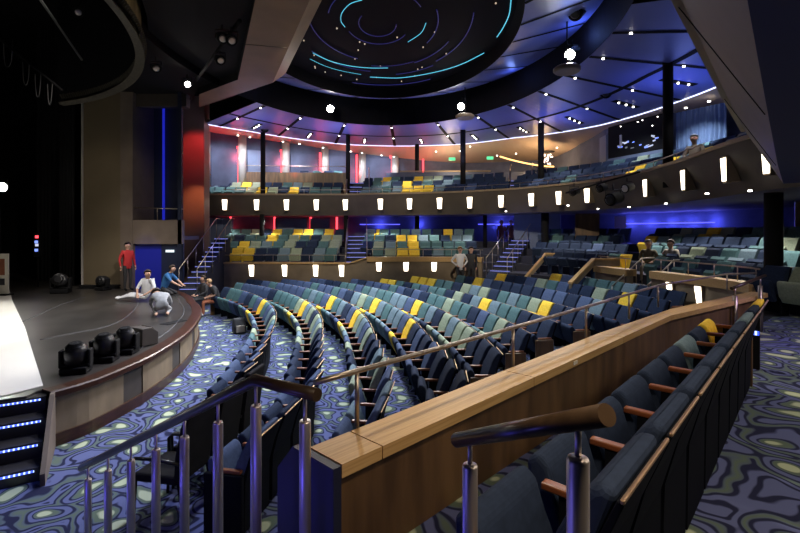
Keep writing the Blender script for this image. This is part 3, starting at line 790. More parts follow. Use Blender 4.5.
# tapered sconces on the balcony front
def on_curve(path, px):
    best = None
    for a, c in zip(path, path[1:]):
        k = (px-400)/F; d = c-a; den = d.x-k*d.y
        if abs(den) < 1e-9: continue
        t = (k*a.y-a.x)/den
        if 0 <= t <= 1:
            q = a+d*t
            if q.y > 1 and (best is None or q.y < best[0].y): best = (q, d.normalized())
    return best
def sconce(px, path, z0, z1, w, label, group, off, slant):
    q, d = on_curve(path, px); n = Vector((-d.y, d.x))
    h = z1-z0
    r = empty('wall_sconce', label, 'wall light', (q.x+n.x*off, q.y+n.y*off, z0), math.atan2(d.y, d.x), group)
    # local x along the front, -y into the hall
    mb = MB()
    vs = [(-w*.36, slant, 0), (w*.36, slant, 0), (w*.5, 0, h), (-w*.5, 0, h)]
    f = [mb.b.verts.new((x, y-.07, z)) for x, y, z in vs]; bk = [mb.b.verts.new((x, y+.02+(.2 if off > 0 and z == 0 else 0), z)) for x, y, z in vs]
    mb.b.faces.new(f); mb.b.faces.new(bk[::-1])
    for i in range(4): mb.b.faces.new((f[i], bk[i], bk[(i+1) % 4], f[(i+1) % 4]))
    mb.build('body', 'fascia_cap', r)
    mb = MB(); f = [mb.b.verts.new((x*.94, y-.085, z+(.012 if z == 0 else -.012))) for x, y, z in vs]; bk = [mb.b.verts.new((v.co.x, v.co.y+.012, v.co.z)) for v in f]
    mb.b.faces.new(f); mb.b.faces.new(bk[::-1])
    for i in range(4): mb.b.faces.new((f[i], bk[i], bk[(i+1) % 4], f[(i+1) % 4]))
    mb.build('diffuser', 'sconce_glow', r)
    MB().box((w*1.06, .11, .03), (0, -.02, h+.015), None, .006).box((w*.78, .10, .03), (0, slant-.02, -.015), None, .006).build('bracket', 'fascia_cap', r)
    return r
bx_ = [224, 256, 286, 316, 345, 380, 409, 439, 469, 500, 530, 557, 585, 642, 679, 719, 761]
for i, x in enumerate(bx_):
    n = len(bx_)
    lab = f"glowing tapered sconce on the balcony front, {ordw(i+1)} counted from the red pillar" if i else "glowing tapered sconce on the balcony front next to the red pillar"
    sconce(x, FAS, 4.0, 4.53, .27 if x < 600 else .22, lab, 'sconces on the balcony front', .16, .02)

# ------------------------------------------------------------------ lower cross wall and mezzanine tiers
def pxr(path, x0, x1):
    a, b = on_curve(path, x0)[0], on_curve(path, x1)[0]
    out = [a]+[p for p in path if p.y > 1 and x0 < PX((p.x, p.y, 1))[0] < x1]+[b]
    return out
LOWZ = 1.82
seg = {'left': (212, 349, 1.56), 'middle': (367, 482, LOWZ), 'far': (595, 627, 1.78), 'right': (651, 752, LOWZ)}
mzl = {'left': 'low bronze-faced front wall of the mezzanine beside the blue-lit side stairs', 'middle': 'low oak-topped front wall of the mezzanine behind the middle stalls', 'far': 'short oak-topped front wall just before the seated pair', 'right': 'curved oak-topped mezzanine wall beyond the parapet end'}
for k, (x0, x1, zt) in seg.items():
    p = pxr(LOW, x0, x1)
    o = empty('mezzanine_parapet', mzl[k], 'parapet', (p[0].x, p[0].y, 0), group=None)
    pl = [q-p[0] for q in p]
    sweep(MB(), pl, [(0, 0), (0, zt-.05), (.2, zt-.05), (.2, 0)], closed=True).build('wall_panel', 'bronze_panel', o)
    ct = .07 if k == 'left' else .2
    sweep(MB(), pl, [(-.06, zt-ct), (-.06, zt), (.30, zt), (.30, zt-ct)], closed=True).build('cap_board', 'oak', o)
    rl = sweep(MB(), pl, [(.12, zt+.30), (.12, zt+.33), (.15, zt+.33), (.15, zt+.30)], closed=True).build('rail', 'rail_steel', o)
    for q, nq in list(zip(pl, normals(pl)))[1:-1:3]:
        MB().tube([(q.x+nq.x*.135, q.y+nq.y*.135, zt), (q.x+nq.x*.135, q.y+nq.y*.135, zt+.31)], .012, 5).build('rail_post', 'rail_steel', o)
cn0, cn1 = on_curve(LOW, 349)[0], on_curve(LOW, 367)[0]
cn = empty('mezzanine_parapet', 'short rising oak-capped piece of mezzanine wall below the blue-lit middle stairs', 'parapet', (cn0.x, cn0.y, 0))
pl = [Vector((0, 0, 0)), Vector((cn1.x-cn0.x, cn1.y-cn0.y, LOWZ-1.56))]
sweep(MB(), pl, [(0, -.3), (0, 1.51), (.2, 1.51), (.2, -.3)], closed=True).build('wall_panel', 'bronze_panel', cn)
sweep(MB(), pl, [(-.06, 1.50), (-.06, 1.56), (.30, 1.56), (.30, 1.50)], closed=True).build('cap_board', 'oak', cn)
for i, (x, zt) in enumerate([(252, 1.56), (285, 1.56), (316, 1.56), (342, 1.56), (379, LOWZ), (406, LOWZ), (434, LOWZ), (672, LOWZ), (701, LOWZ)]):
    lab = f"glowing tapered sconce low on the mezzanine front wall, {ordw(i+1)} counted from the side stairs" if i else "glowing tapered sconce low on the mezzanine front wall beside the side stairs"
    sconce(x, LOW, zt-.72 if i > 6 else zt-.62, zt-.22 if i > 3 else zt-.1, .25 if i < 7 else .20, lab, 'sconces on the mezzanine front wall', -.02, .06)
mz0, mzs = 1.2, .3
prof = [(.15, 0), (.15, mz0)]
for k in range(4):
    o = 1.35+.95*k
    prof += [(o, mz0+mzs*k), (o, mz0+mzs*(k+1))]
prof += [(7.5, mz0+mzs*4), (7.5, 0)]
def gaps(path, gl):
    keep, cur = [], []
    for p in path:
        x = PX((p.x, p.y, 1))[0]
        if any(a < x < b for a, b in gl): 
            if len(cur) > 1: keep.append(cur)
            cur = []
        else: cur.append(p)
    if len(cur) > 1: keep.append(cur)
    return keep
fine = [a.lerp(b, t/4) for a, b in zip(LOW, LOW[1:]) for t in range(4)]+[LOW[-1]]
MG = [(345, 366), (484, 530), (628, 650)]
struct(sweep(MB(), LOW, prof, closed=True).build('floor_mezzanine_tiers', 'tier_dark'))
for (a_, b_, lab) in [((4.95, 18.3, 1.05), (5.9, 18.6, 2.05), 'steep oak-capped side wall rising right of the climbing stairs'), ((5.3, 14.2, 1.35), (6.3, 14.9, 2.05), 'sloping oak-capped wall piece left of the seated pair')]:
    a_, b_ = Vector(a_), Vector(b_); o = empty('stair_parapet', lab, 'parapet', (a_.x, a_.y, 0)); pl = [Vector((0, 0, a_.z)), Vector((b_.x-a_.x, b_.y-a_.y, b_.z)), Vector((b_.x-a_.x+.8, b_.y-a_.y-.05, b_.z))]
    sweep(MB(), pl, [(0, -.25), (0, -.05), (.10, -.05), (.10, -.25)], closed=True).build('wall_panel', 'bronze_panel', o)
    sweep(MB(), pl, [(-.02, -.06), (-.02, 0), (.13, 0), (.13, -.06)], closed=True).build('cap_board', 'oak', o)
# blue-lit stairs up through the tiers
def tier_stairs(name, p0, d, w, z0, z1, n, run, label, base=0):
    d = Vector(d).normalized(); s = Vector((d.y, -d.x))
    o = empty(name, label, 'stairs', (p0[0], p0[1], 0), group=None)
    for i in range(n):
        z = z0+(z1-z0)*(i+1)/n; a = d*(run*i/n); b = d*(run*(i+1)/n+.02)
        MB().prism([(a-s*w/2)[:], (a+s*w/2)[:], (b+s*w/2)[:], (b-s*w/2)[:]], base, z).build('step', 'tier_dark', o)
        l = MB().tube([(a.x-s.x*w/2-d.x*.01, a.y-s.y*w/2-d.y*.01, z-.03), (a.x+s.x*w/2-d.x*.01, a.y+s.y*w/2-d.y*.01, z-.03)], .011, 5).build('light_strip', 'led_tier', o)
    for e in (-1, 1):
        q = s*(w/2+.03)*e
        mb = MB(); mb.tube([(q.x, q.y, z0+.9), (q.x+d.x*run, q.y+d.y*run, z1+.9), (q.x+d.x*(run+.5), q.y+d.y*(run+.5), z1+.9)], .022, 6)
        hrl = mb.build('handrail', 'rail_steel', o)
        for k in range(6):
            t = k/5; MB().tube([(q.x+d.x*run*t, q.y+d.y*run*t, max(0, z0+(z1-z0)*t-.2)), (q.x+d.x*run*t, q.y+d.y*run*t, z0+(z1-z0)*t+.9)], .014, 5).build('post', 'rail_steel', o)
    return o
tier_stairs('tier_stairs', (-7.88, 17.1), (-.06, 1), .60, .62, 2.62, 11, 4.1, 'steep blue-lit stairs beside the red pillar up to the side tier')
qa = on_curve(LOW, 355.5)[0]
tier_stairs('tier_stairs', (qa.x, qa.y+.3), (-.08, 1), .9, 1.2, 2.7, 8, 3.6, 'blue-lit stairs between the two blocks of mezzanine seats')
qb = on_curve(LOW, 506)[0]
tier_stairs('tier_stairs', (4.05, 19.3), (.50, .86), .85, .9, 2.5, 9, 4.0, 'blue-lit stairs climbing right of the middle mezzanine wall')
qc = on_curve(LOW, 639)[0]
tier_stairs('tier_stairs', (qc.x-.4, qc.y-.1), (.9, .35), 1.0, .4, 1.2, 4, 1.2, 'short blue-lit steps below the seated pair')

# far seats: simple shared meshes, one per colour
FARM = {}
def far_mesh(c):
    if c not in FARM:
        mb = MB()
        mb.extr([(.07, .40), (.04, .58), (-.09, .89), (-.14, .95), (-.20, .95), (-.09, .60), (-.03, .40)], -.235, .235)
        mb.extr([(.13, .40), (.23, .37), (.325, .66), (.25, .73), (.175, .55)], -.215, .215)
        mb.box((.05, .32, .03), (.272, .10, .61)); mb.box((.03, .2, .6), (.272, .06, .30))
        FARM[c] = mb.mesh('far_seat', 'fabric_'+c)
    return FARM[c]
far = []
rf = random.Random(5)
def far_rows(path, o0, do, n, z0, dz, gl, wts, rowtag, xr=(205, 812), back=.165):
    for k in range(n):
        p = offset(path, o0+do*k)
        pts_ = resample(p, .55)
        nr = normals(pts_)
        idx = 0
        for q, nn in zip(pts_, nr):
            x, y = PX((q.x, q.y, 1))
            if x < xr[0] or x > xr[1] or q.y < 3 or any(a < x < b for a, b in gl): continue
            idx += 1
            far.append((q-nn*back, z0+dz*k, -nn, rowtag, k, idx, x))
far_rows(LOW, 1.15, .95, 4, mz0, mzs, [(0, 228), (343, 368), (474, 541), (627, 652)], None, 'mezzanine')
far_rows(FAS, 1.15, .95, 3, 4.3, .35, [(343, 366), (508, 522)], None, 'balcony')
yfar = [(277,232),(302,228),(276,238),(304,233),(327,228),(244,243),(252,250),(248,257),(380,229),(397,240),(412,235),(444,231),(418,246),(403,253),(420,253),(243,187),(263,192),(295,188),(296,172),(389,182),(416,178),(405,182),(409,187),(427,187),(409,191),(717,236),(675,165),(697,153),(637,171),(655,243),(620,263)]
colf = {}
for (x, y) in yfar:
    c = [i for i in range(len(far)) if i not in colf]
    b = min(c, key=lambda i: (PX((far[i][0].x, far[i][0].y, far[i][1]+.75))[0]-x)**2+(PX((far[i][0].x, far[i][0].y, far[i][1]+.75))[1]-y)**2)
    colf[b] = 'yellow'
fdat = []
for i, s in enumerate(far):
    x = s[6]
    if i in colf: c = 'yellow'
    elif x > 470 and x < 640: c = rf.choices(['navy', 'blue', 'teal'], [6, 1.5, 1])[0]
    elif x >= 640: c = rf.choices(['navy', 'teal', 'grey-blue', 'sage'], [4, 3, 1, .6])[0]
    else: c = rf.choices(['teal', 'navy', 'grey-blue', 'sage'], [4, 2.5, 1.4, .6])[0]
    fdat.append((*s, c))
# nearest ones become single objects, the rest one stuff object
budget = 300-NSTALL-16
order = sorted(range(len(fdat)), key=lambda i: fdat[i][0].length)
solo = set(order[:max(0, budget)])
BLOCK = {'mezzanine': 'mezzanine tier', 'balcony': 'balcony tier'}
cnt = {}
for i in sorted(solo, key=lambda i: (fdat[i][3], fdat[i][4], -fdat[i][5])):
    p, z, f, tg, k, idx, x, c = fdat[i]
    cnt[(tg, k)] = cnt.get((tg, k), 0)+1
    link('theatre_seat', far_mesh(c), None, (p.x, p.y, z), math.atan2(-f.x, f.y), f"{CN[c]} seat, {ordw(cnt[(tg,k)])} from the right-hand end of the {ROWN[k]} {BLOCK[tg]} row", 'seat', f"{tg} {ROWN[k]} row")
mb = MB(); ci = {c: n for n, c in enumerate(FAB)}
for i, (p, z, f, tg, k, idx, x, c) in enumerate(fdat):
    if i in solo: continue
    me = far_mesh(c); nv = len(mb.b.verts)
    a = math.atan2(-f.x, f.y); mt = Matrix.Translation((p.x, p.y, z)) @ Matrix.Rotation(a, 4, 'Z')
    vs = [mb.b.verts.new(mt @ v.co) for v in me.vertices]
    for pl in me.polygons:
        fc = mb.b.faces.new([vs[j] for j in pl.vertices]); fc.material_index = ci[c]
tag(mb.build('theatre_seat_rows', ['fabric_'+c for c in FAB]), 'remaining rows of teal, navy and yellow seats on the far tiers', 'seats', None, 'stuff')
print('far seats', len(far), 'solo', len(solo))

# mezzanine back wall, blue cove, columns
MBK = catmull(V2((-11, 25.6), (-6, 26.2), (-2.5, 26.2), (2, 25.8), (6, 25.3), (9.0, 22.6), (11.6, 20.0), (13.5, 16), (14, 11), (14, 4)), 5)
struct(sweep(MB(), MBK, [(0, 1.0), (0, 3.78), (.2, 3.78), (.2, 1.0)], closed=True).build('wall_mezzanine_back', 'slate_wall'))
def cove(px0, px1, z, name, label, path=MBK, m='led_blue', r=.022, off=-.06):
    p = pxr(path, px0, px1); nr = normals(p)
    return tag(MB().tube([(q.x+n.x*off, q.y+n.y*off, z) for q, n in zip(p, nr)], r, 6).build(name, m), label, 'light')
cove(360, 400, 3.33, 'light_strip', 'blue light strip on the mezzanine back wall left of the middle column')
cove(478, 532, 3.33, 'light_strip', 'blue light strip on the back wall behind the climbing stairs')
cove(622, 716, 3.28, 'light_strip', 'long bright blue light strip on the back wall above the seated pair')
for x in (231, 275, 311, 337):
    cove_z = on_curve(MBK, x)[0]
    tag(MB().box((.10, .06, 1.75), (0, 0, 0), None, .01).build('light_strip', 'led_red'), 'vertical red light strip on the wall under the balcony, %s from the stairs' % {231: 'first', 275: 'second', 311: 'third', 337: 'fourth'}[x], 'light').location = (cove_z.x, cove_z.y-.06, 2.9)
for i, (x, Y) in enumerate([(212, 24.8), (223, 24.9), (285, 25.4), (300, 25.5), (320, 25.6)]):
    struct(MB().box((1.1 if i != 3 else .8, .06, 1.8), (*W(x, 220, Y)[:2], 2.75), None, .01).build('wall_acoustic_panel', 'pale_wall'))
# timber stair wall at the back right
struct(MB().prism([(5.6, 22.6), (7.6, 21.8), (7.7, 22.0), (5.7, 22.8)], 1.2, 3.78).build('wall_stair_side', 'pale_wall'))
tag(MB().prism([(7.62, 20.0), (8.5, 19.6), (8.55, 19.75), (7.67, 20.15)], 2.4, 3.70).build('back_stair_panel', 'walnut'), 'dark timber stair side at the back, right of the pale wall', 'panel')
slab('door_3', 'fascia_cap', 9.6, 10.1, 20.55, 20.6, 2.4, 3.6)
COLS = [(263, 23.6, .24), (348, 24.1, .22), (417, 26.8, .25), (463, 23.0, .26), (541, 20.9, .27), (668, 13.5, .28)]
for i, (x, Y, d) in enumerate(COLS):
    p = W(x, 200, Y)
    struct(MB().lathe([(d/2, 4.2 if i != 2 else 5), (d/2, 8.4)], (p.x, p.y, 0), 16).build('column', 'black'), 'slim black column on the balcony')
for (x, Y, d) in [(262, 23.4, .24), (346, 23.8, .22), (417, 24.6, .24), (545, 20.6, .34), (485, 23.4, .2)]:
    p = W(x, 200, Y); struct(MB().lathe([(d/2, 1.0), (d/2, 3.8)], (p.x, p.y, 0), 16).build('column', 'black'), 'slim black column under the balcony')
p = W(773.5, 200, 10.0); struct(MB().lathe([(.17, 1.0), (.17, 3.8)], (p.x, p.y, 0), 20).build('column', 'black'), 'thick black column at the right under the balcony')
struct(MB().box((.5, .08, 2.2), (11.3, 12.8, 2.9), (0, 0, -.4)).build('door_4', 'fascia_cap'))

# ------------------------------------------------------------------ upper walls and ceilings (polar curves round the dome)
CC = Vector((-.6, 13.1))
def polar(P):
    out = sorted((math.atan2(y-CC.y, x-CC.x), math.hypot(x-CC.x, y-CC.y), z) for x, y, z in P)
    def f(a):
        if a <= out[0][0]: q = out[0]
        elif a >= out[-1][0]: q = out[-1]
        else:
            for u, v in zip(out, out[1:]):
                if u[0] <= a <= v[0]:
                    t = (a-u[0])/(v[0]-u[0]); t2 = t
                    q = (a, u[1]+(v[1]-u[1])*t2, u[2]+(v[2]-u[2])*t2); break
        return Vector((CC.x+q[1]*math.cos(a), CC.y+q[1]*math.sin(a), q[2]))
    return f
COVE = polar([(10.4, 6.5, 7.6), (10.7, 10.0, 7.6), (10.6, 13, 7.6), (10.2, 14.75, 7.6), (9.95, 16.6, 7.6), (8.75, 20.2, 7.6), (7.3, 22.7, 7.75), (5.9, 24.4, 7.9), (3.65, 26.6, 8), (0, 27.2, 8), (-2.9, 26.8, 8), (-5.5, 25.2, 8), (-7.6, 23.2, 8), (-8.95, 21.9, 8), (-11, 18, 8)])
WALL = polar([(14, 5, 7.4), (14, 12, 7.4), (12.4, 14.5, 7.45), (11.6, 16.6, 7.5), (10.6, 18.0, 7.55), (9.35, 20.9, 7.6), (9.2, 23.5, 7.4), (9, 28, 7.3), (4, 30, 7.4), (0, 28.6, 7.5), (-3, 27.9, 7.75), (-6, 26.7, 8.0), (-8.5, 25.5, 8.15), (-10.3, 24.5, 8.25), (-14, 19, 8.2)])
A0, A1, NA = -.45, 2.36, 100
angs = [A0+(A1-A0)*i/NA for i in range(NA+1)]
def ell(a, b, ang): # point of an ellipse in direction ang
    r = 1/math.sqrt((math.cos(ang)/a)**2+(math.sin(ang)/b)**2)
    return Vector((CC.x+r*math.cos(ang), CC.y+r*math.sin(ang)))
full = [2*PI*i/128 for i in range(129)]
def ring(name, m, f0, f1, an, mb=None):
    mb = mb or MB(); mb.grid([[f0(a) for a in an], [f1(a) for a in an]], False)
    return struct(mb.build(name, m))
def E(a, b, z): return lambda t: Vector((*ell(a, b, t), z))
ring('ceiling_outer', 'ceil_blue', E(6.1, 8.9, 8.0), lambda a: COVE(a), angs)
ring('ceiling_cove_lip', 'ceil_cream', lambda a: COVE(a), lambda a: COVE(a)+Vector((0, 0, .22)), angs)
ring('ceiling_back', 'ceil_cream', lambda a: COVE(a)*1.0+Vector((0, 0, .22))+(COVE(a)-Vector((*CC, 8)))*.015, lambda a: WALL(a), angs)
ring('ceiling_trough_edge', 'ceil_dark', E(6.1, 8.9, 8.0), E(6.1, 8.9, 9.8), full)
ring('ceiling_trough', 'ceil_dark', E(6.15, 8.95, 9.8), E(3, 4, 9.85), full)
ring('ceiling_ring', 'ceil_blue', E(3.85, 5.8, 8.4), E(6.0, 8.0, 9.0), full)
ring('ceiling_ring_top', 'ceil_dark', E(6.0, 8.0, 9.0), E(5.9, 7.9, 9.5), full)
ring('ceiling_dome_lip', 'ceil_dark', E(3.85, 5.8, 8.4), E(3.7, 5.6, 8.75), full)
dm = MB(); cv = dm.b.verts.new((CC.x, CC.y, 8.75)); rv = [dm.b.verts.new((*ell(3.75, 5.65, t), 8.75)) for t in full[:-1]]
for i in range(len(rv)): dm.b.faces.new((cv, rv[i], rv[(i+1) % len(rv)]))
dome = struct(dm.build('dome_ceiling', 'ceil_star'))
wl = MB(); wl.grid([[WALL(a).xy.to_3d()+Vector((0, 0, 4.2)) for a in angs], [WALL(a) for a in angs]])
struct(wl.build('wall_balcony_back', 'slate_wall'))
# roof over everything
struct(MB().box((60, 60, .2), (0, 12, 12)).build('ceiling_roof', 'black'))
# dark joints across the blue panels
def joint(p, q, w=.10, name='trim_ceiling_joint'):
    p, q = Vector(p), Vector(q); d = (q-p).normalized(); s = Vector((-d.y, d.x, 0)).normalized()*w/2; dz = Vector((0, 0, -.015))
    mb = MB(); mb.b.faces.new([mb.b.verts.new(v+dz) for v in (p-s, q-s, q+s, p+s)]); struct(mb.build(name, 'ceil_dark'))
ja = [-.22, .04, .30, .56, .82, 1.06, 1.30, 1.55, 1.80, 2.05, 2.3]
for a in ja:
    joint(E(6.1, 8.9, 8.0)(a), COVE(a), .16)
for i in range(22):
    a = 2*PI*i/22+.05
    joint(E(3.85, 5.8, 8.4)(a), E(6.0, 8.0, 9.0)(a), .12)
mid = lambda a, t: E(6.1, 8.9, 8.0)(a).lerp(COVE(a), t)
mb = MB(); mb.grid([[mid(a, .46)-Vector((0, 0, .012)) for a in angs], [mid(a, .50)-Vector((0, 0, .012)) for a in angs]]); struct(mb.build('trim_ceiling_joint', 'ceil_dark'))
# downlights
def downlight(p, r=.036, group='round downlights in the blue ceiling', label='small round downlight set in the blue auditorium ceiling', name='downlight'):
    mb = MB().lathe([(r, 0), (r, .03)], (0, 0, -.03), 10)
    o = mb.build(name, 'down_glow', None, loc=p); return tag(o, label, 'ceiling light', group)
for a in ja:
    for t in (.08, .56):
        downlight(mid(a, t)-Vector((0, 0, .02)))
for i, a in enumerate([x+.13 for x in ja[:-1]]):
    p0, p1 = mid(a, .60), mid(a, .86)
    o = empty('downlight_bar', 'dark slot with three small spots in the outer blue ceiling', 'ceiling light', p0, 0, 'slots of three spots in the outer ceiling')
    d = p1-p0; s = Vector((-d.y, d.x, 0)).normalized()*.11
    mb = MB(); f = [mb.b.verts.new(v-Vector((0, 0, .02))) for v in (-s, d-s, d+s, s)]; mb.b.faces.new(f); g = [mb.b.verts.new(v.co+Vector((0, 0, .015))) for v in f]; mb.b.faces.new(g[::-1])
    for j in range(4): mb.b.faces.new((f[j], g[j], g[(j+1) % 4], f[(j+1) % 4]))
    mb.build('slot', 'ceil_dark', o)
    for t in (.2, .5, .8): MB().lathe([(.034, -.06), (.034, -.02)], d*t, 8).build('spot', 'down_glow', o)
# cove light line
mb = MB(); mb.tube([COVE(a)+Vector((0, 0, -.01))+(COVE(a)-Vector((*CC, 8))).normalized()*.04 for a in angs], .022, 6, cap=True)
tag(mb.build('cove_light', 'led_white_blue'), 'continuous pale blue cove light round the outer ceiling edge', 'light')
# star trails
rs = random.Random(3)
def star_arc(px, py, m, r0=.012):
    pts_ = [W(x, y, (8.70-EYE)*F/(HZ-y)) for x, y in zip(px, py)]
    pts_ = catmull(pts_, 6)
    o = MB().tube(pts_, r0, 5).build('star_trail', m, dome)
SW = Vector((-.63, 12.9))
def trail(k, a0, a1, m, r0):
    pts_ = []
    for i in range(25):
        a = math.radians(a0+(a1-a0)*i/24); pts_.append((SW.x+3.75*k*math.cos(a), SW.y+5.6*k*math.sin(a), 8.72))
    MB().tube(pts_, r0, 5).build('star_trail', m, dome)
for px_, m, r0 in [([(484,53),(462,64),(440,71),(415,76),(396,78),(370,77)], 'led_cyan', .014), ([(313,53),(330,61),(350,66),(370,68),(388,68)], 'led_cyan', .013), ([(310,59),(325,66),(342,71),(361,74.5)], 'led_cyan', .007),
    ([(511,0),(509,15),(503,28),(497,37)], 'led_cyan', .015), ([(362,0),(350,4),(342,13),(341,21),(345,27)], 'led_cyan', .010), ([(426,23),(421,33),(408,42)], 'led_cyan', .010)]:
    star_arc([q[0] for q in px_], [q[1] for q in px_], m, r0)
for k, a0, a1, m, r0 in [(.36, 200, 330, 'led_indigo', .012), (.5, 115, 190, 'led_indigo', .014), (.6, 20, 60, 'led_indigo', .014), (.68, 100, 150, 'led_indigo', .014), (.95, 60, 110, 'led_indigo', .016),
    (.7, -10, 45, 'led_indigo', .014), (.24, 30, 160, 'led_indigo', .012), (.45, -20, 30, 'led_indigo', .014), (.14, 0, 220, 'led_indigo', .012), (.58, 60, 100, 'led_indigo', .012), (.74, 50, 80, 'led_indigo', .014)]:
    trail(k, a0, a1, m, r0)
for i in range(26):
    a = rs.uniform(-.3, PI+.3); k = math.sqrt(rs.uniform(.02, .85))
    MB().ball((SW.x+3.75*k*math.cos(a), SW.y+5.6*k*math.sin(a), 8.73), .025, n=6).build('star_light', 'led_star', dome)
# lamps and speaker discs hanging in the trough
for i, (x, y, Y, dx, dy, rd) in enumerate([(331, 108, 19.6, None, None, 0), (449+13, 106, 18.6, 465, 117, .38), (572, 53, 13.0, 567, 70, .37)]):
    lab = ['dazzling white lamp in the ceiling trough, nearest the gold beam', 'dazzling white lamp in the ceiling trough above a round disc, middle of three', 'dazzling white lamp in the ceiling trough farthest from the gold beam'][i]
    fresnel(W(x, y, Y), (-4, 6, 1), lab, 1.0, 'lamp_glow', 'bright lamps in the ceiling trough', .14)
    if dx:
        o = empty('round_speaker', ['', 'small flat round speaker hanging under the middle ceiling lamp', 'larger flat round speaker hanging under the right ceiling lamp'][i], 'speaker', W(dx, dy, Y-.1))
        MB().lathe([(rd*.9, -.06), (rd, -.02), (rd, .05), (rd*.8, .10), (.1, .16)], (0, 0, 0), 24).build('dish', 'taupe_panel', o)
        MB().tube([(0, 0, .15), (0, 0, 1.6)], .02, 6).build('rod', 'black', o)
# hanging black spot cluster on the outer ceiling
for (x, y, Y, lab) in [(607, 92, 16.5, 'black lamp hanging from the blue ceiling right of the round speaker'), (577, 12, 12.5, 'black lamp at the trough edge above the round speaker'), (265, 128, 23, 'black lamp on the column near the red wall')]:
    fresnel(W(x, y, Y), (-4, 4, 0), lab, 1.3, 'black_gloss', None, .10)

# balcony back wall dressing on the left: acoustic panels, lit piers and red strips
def wall_at(px):
    for a, b in zip(angs, angs[1:]):
        p, q = WALL(a), WALL(b)
        xa, xb = PX(p)[0], PX(q)[0]
        if min(xa, xb) <= px <= max(xa, xb):
            t = (px-xa)/(xb-xa); return p.lerp(q, t), (q-p).xy.normalized()
for i, (x0, x1, m) in enumerate([(212, 238, 'slate_wall'), (248, 262, 'pale_wall'), (266, 281, 'slate_wall'), (291, 317, 'slate_wall'), (329, 346, 'slate_wall'), (366, 391, 'slate_wall')]):
    a, d1 = wall_at(x0); b, d2 = wall_at(x1); c = (a+b)/2; L = (a-b).xy.length
    struct(MB().box((L, .10, 2.5), (0, 0, 0), None, .01).build('wall_acoustic_panel', m, loc=(c.x, c.y-.12, 6.2), rotz=math.atan2((b-a).y, (b-a).x)))
for i, x in enumerate([207.5, 243.5, 286.5, 325.5, 362.5, 395]):
    a, d1 = wall_at(x); 
    struct(MB().lathe([(.22, 5.2), (.22, a.z)], (a.x, a.y-.2, 0), 14).build('column', 'grey_column'), 'rounded grey wall pier lit from above')
for i, x in enumerate([238.5, 281.5, 320.5, 357, 390.5, 423]):
    a, d1 = wall_at(x)
    tag(MB().box((.10, .10, 2.6), (0, 0, 0), None, .01).build('light_strip', 'led_red', loc=(a.x, a.y-.1, 6.3)), f'vertical red light strip on the balcony back wall, {ordw(i+1)} from the red pillar', 'light', 'red strips on the balcony back wall')
# brown wall between balcony rows at the left
bp = [Vector(W(x, 200, Y)[:2]) for x, Y in [(200, 24.6), (240, 25.2), (300, 25.5), (350, 25.6)]]
struct(sweep(MB(), bp, [(0, 4.3), (0, 6.2), (.15, 6.2), (.15, 4.3)], closed=True).build('wall_balcony_middle', 'walnut'))
tag(MB().tube([(p.x, p.y, 6.55) for p in bp], .02, 6).build('upper_rail', 'rail_steel'), 'thin rail above the brown wall on the balcony', 'handrail')
for i, x in enumerate([304, 317, 328, 338]):
    p = W(x, 200, 26.2)
    link('theatre_seat', far_mesh(['navy', 'teal', 'navy', 'teal'][i]), None, (p.x, p.y, 5.45), PI+.05, f"{['navy','teal','navy','teal'][i]} seat behind the brown balcony wall, {ordw(i+1)} from the column", 'seat', 'seats behind the brown balcony wall')
s4 = tier_stairs('tier_stairs', (*W(358, 200, 23.6)[:2],), (-.08, 1), 1.1, 4.5, 5.6, 4, 2.0, 'blue-lit steps on the balcony left of the middle seat block', 4.2)
s5 = tier_stairs('tier_stairs', (*W(520, 200, 21.6)[:2],), (.3, 1), 1.0, 4.4, 5.5, 4, 2.0, 'blue-lit steps on the balcony right of the middle seat block', 4.2)

# centre back of balcony: dark recess, low wall, exit signs, warm cove, chandelier
struct(MB().box((9.5, .15, 1.2), (3.9, 26.6, 5.75), (0, 0, -.03)).build('wall_balcony_low', 'slate_wall'))
struct(MB().box((5.2, .18, .06), (2.6, 26.5, 6.4), (0, 0, -.03)).build('trim_balcony_low', 'sconce_glow' if False else 'fascia_cap'))
for i, (x, y) in enumerate([(452, 159), (490, 158)]):
    tag(MB().box((.38, .06, .17), (0, 0, 0), None, .005).build('exit_sign', 'exit_green', loc=W(x, y, 27.0)), ['green lit exit sign at the back of the balcony, nearest the column', 'green lit exit sign at the back of the balcony, farther right'][i], 'sign', 'green exit signs')
wc = [W(500, 156.5, 27), W(512, 160, 27.2), W(530, 164, 27.6), W(550, 166.5, 27.4), W(570, 165, 26.5), W(588, 158, 25.2)]
tag(MB().tube(catmull(wc, 6), .045, 6).build('cove_light', 'cove_warm'), 'curving warm orange cove light at the back of the balcony', 'light')
ch = empty('chandelier', 'small sparkling chandelier under the warm cove at the back', 'chandelier', W(548, 158, 24.5))
MB().lathe([(.3, .3), (.35, .33), (.3, .36)], (0, 0, 0), 14).build('canopy', 'black', ch)
for k in range(26):
    a = rs.uniform(0, 2*PI); r = rs.uniform(0, .26); MB().ball((r*math.cos(a), r*math.sin(a), rs.uniform(-.35, .22)), .035, n=6).build('glass_drop', 'chandelier', ch)
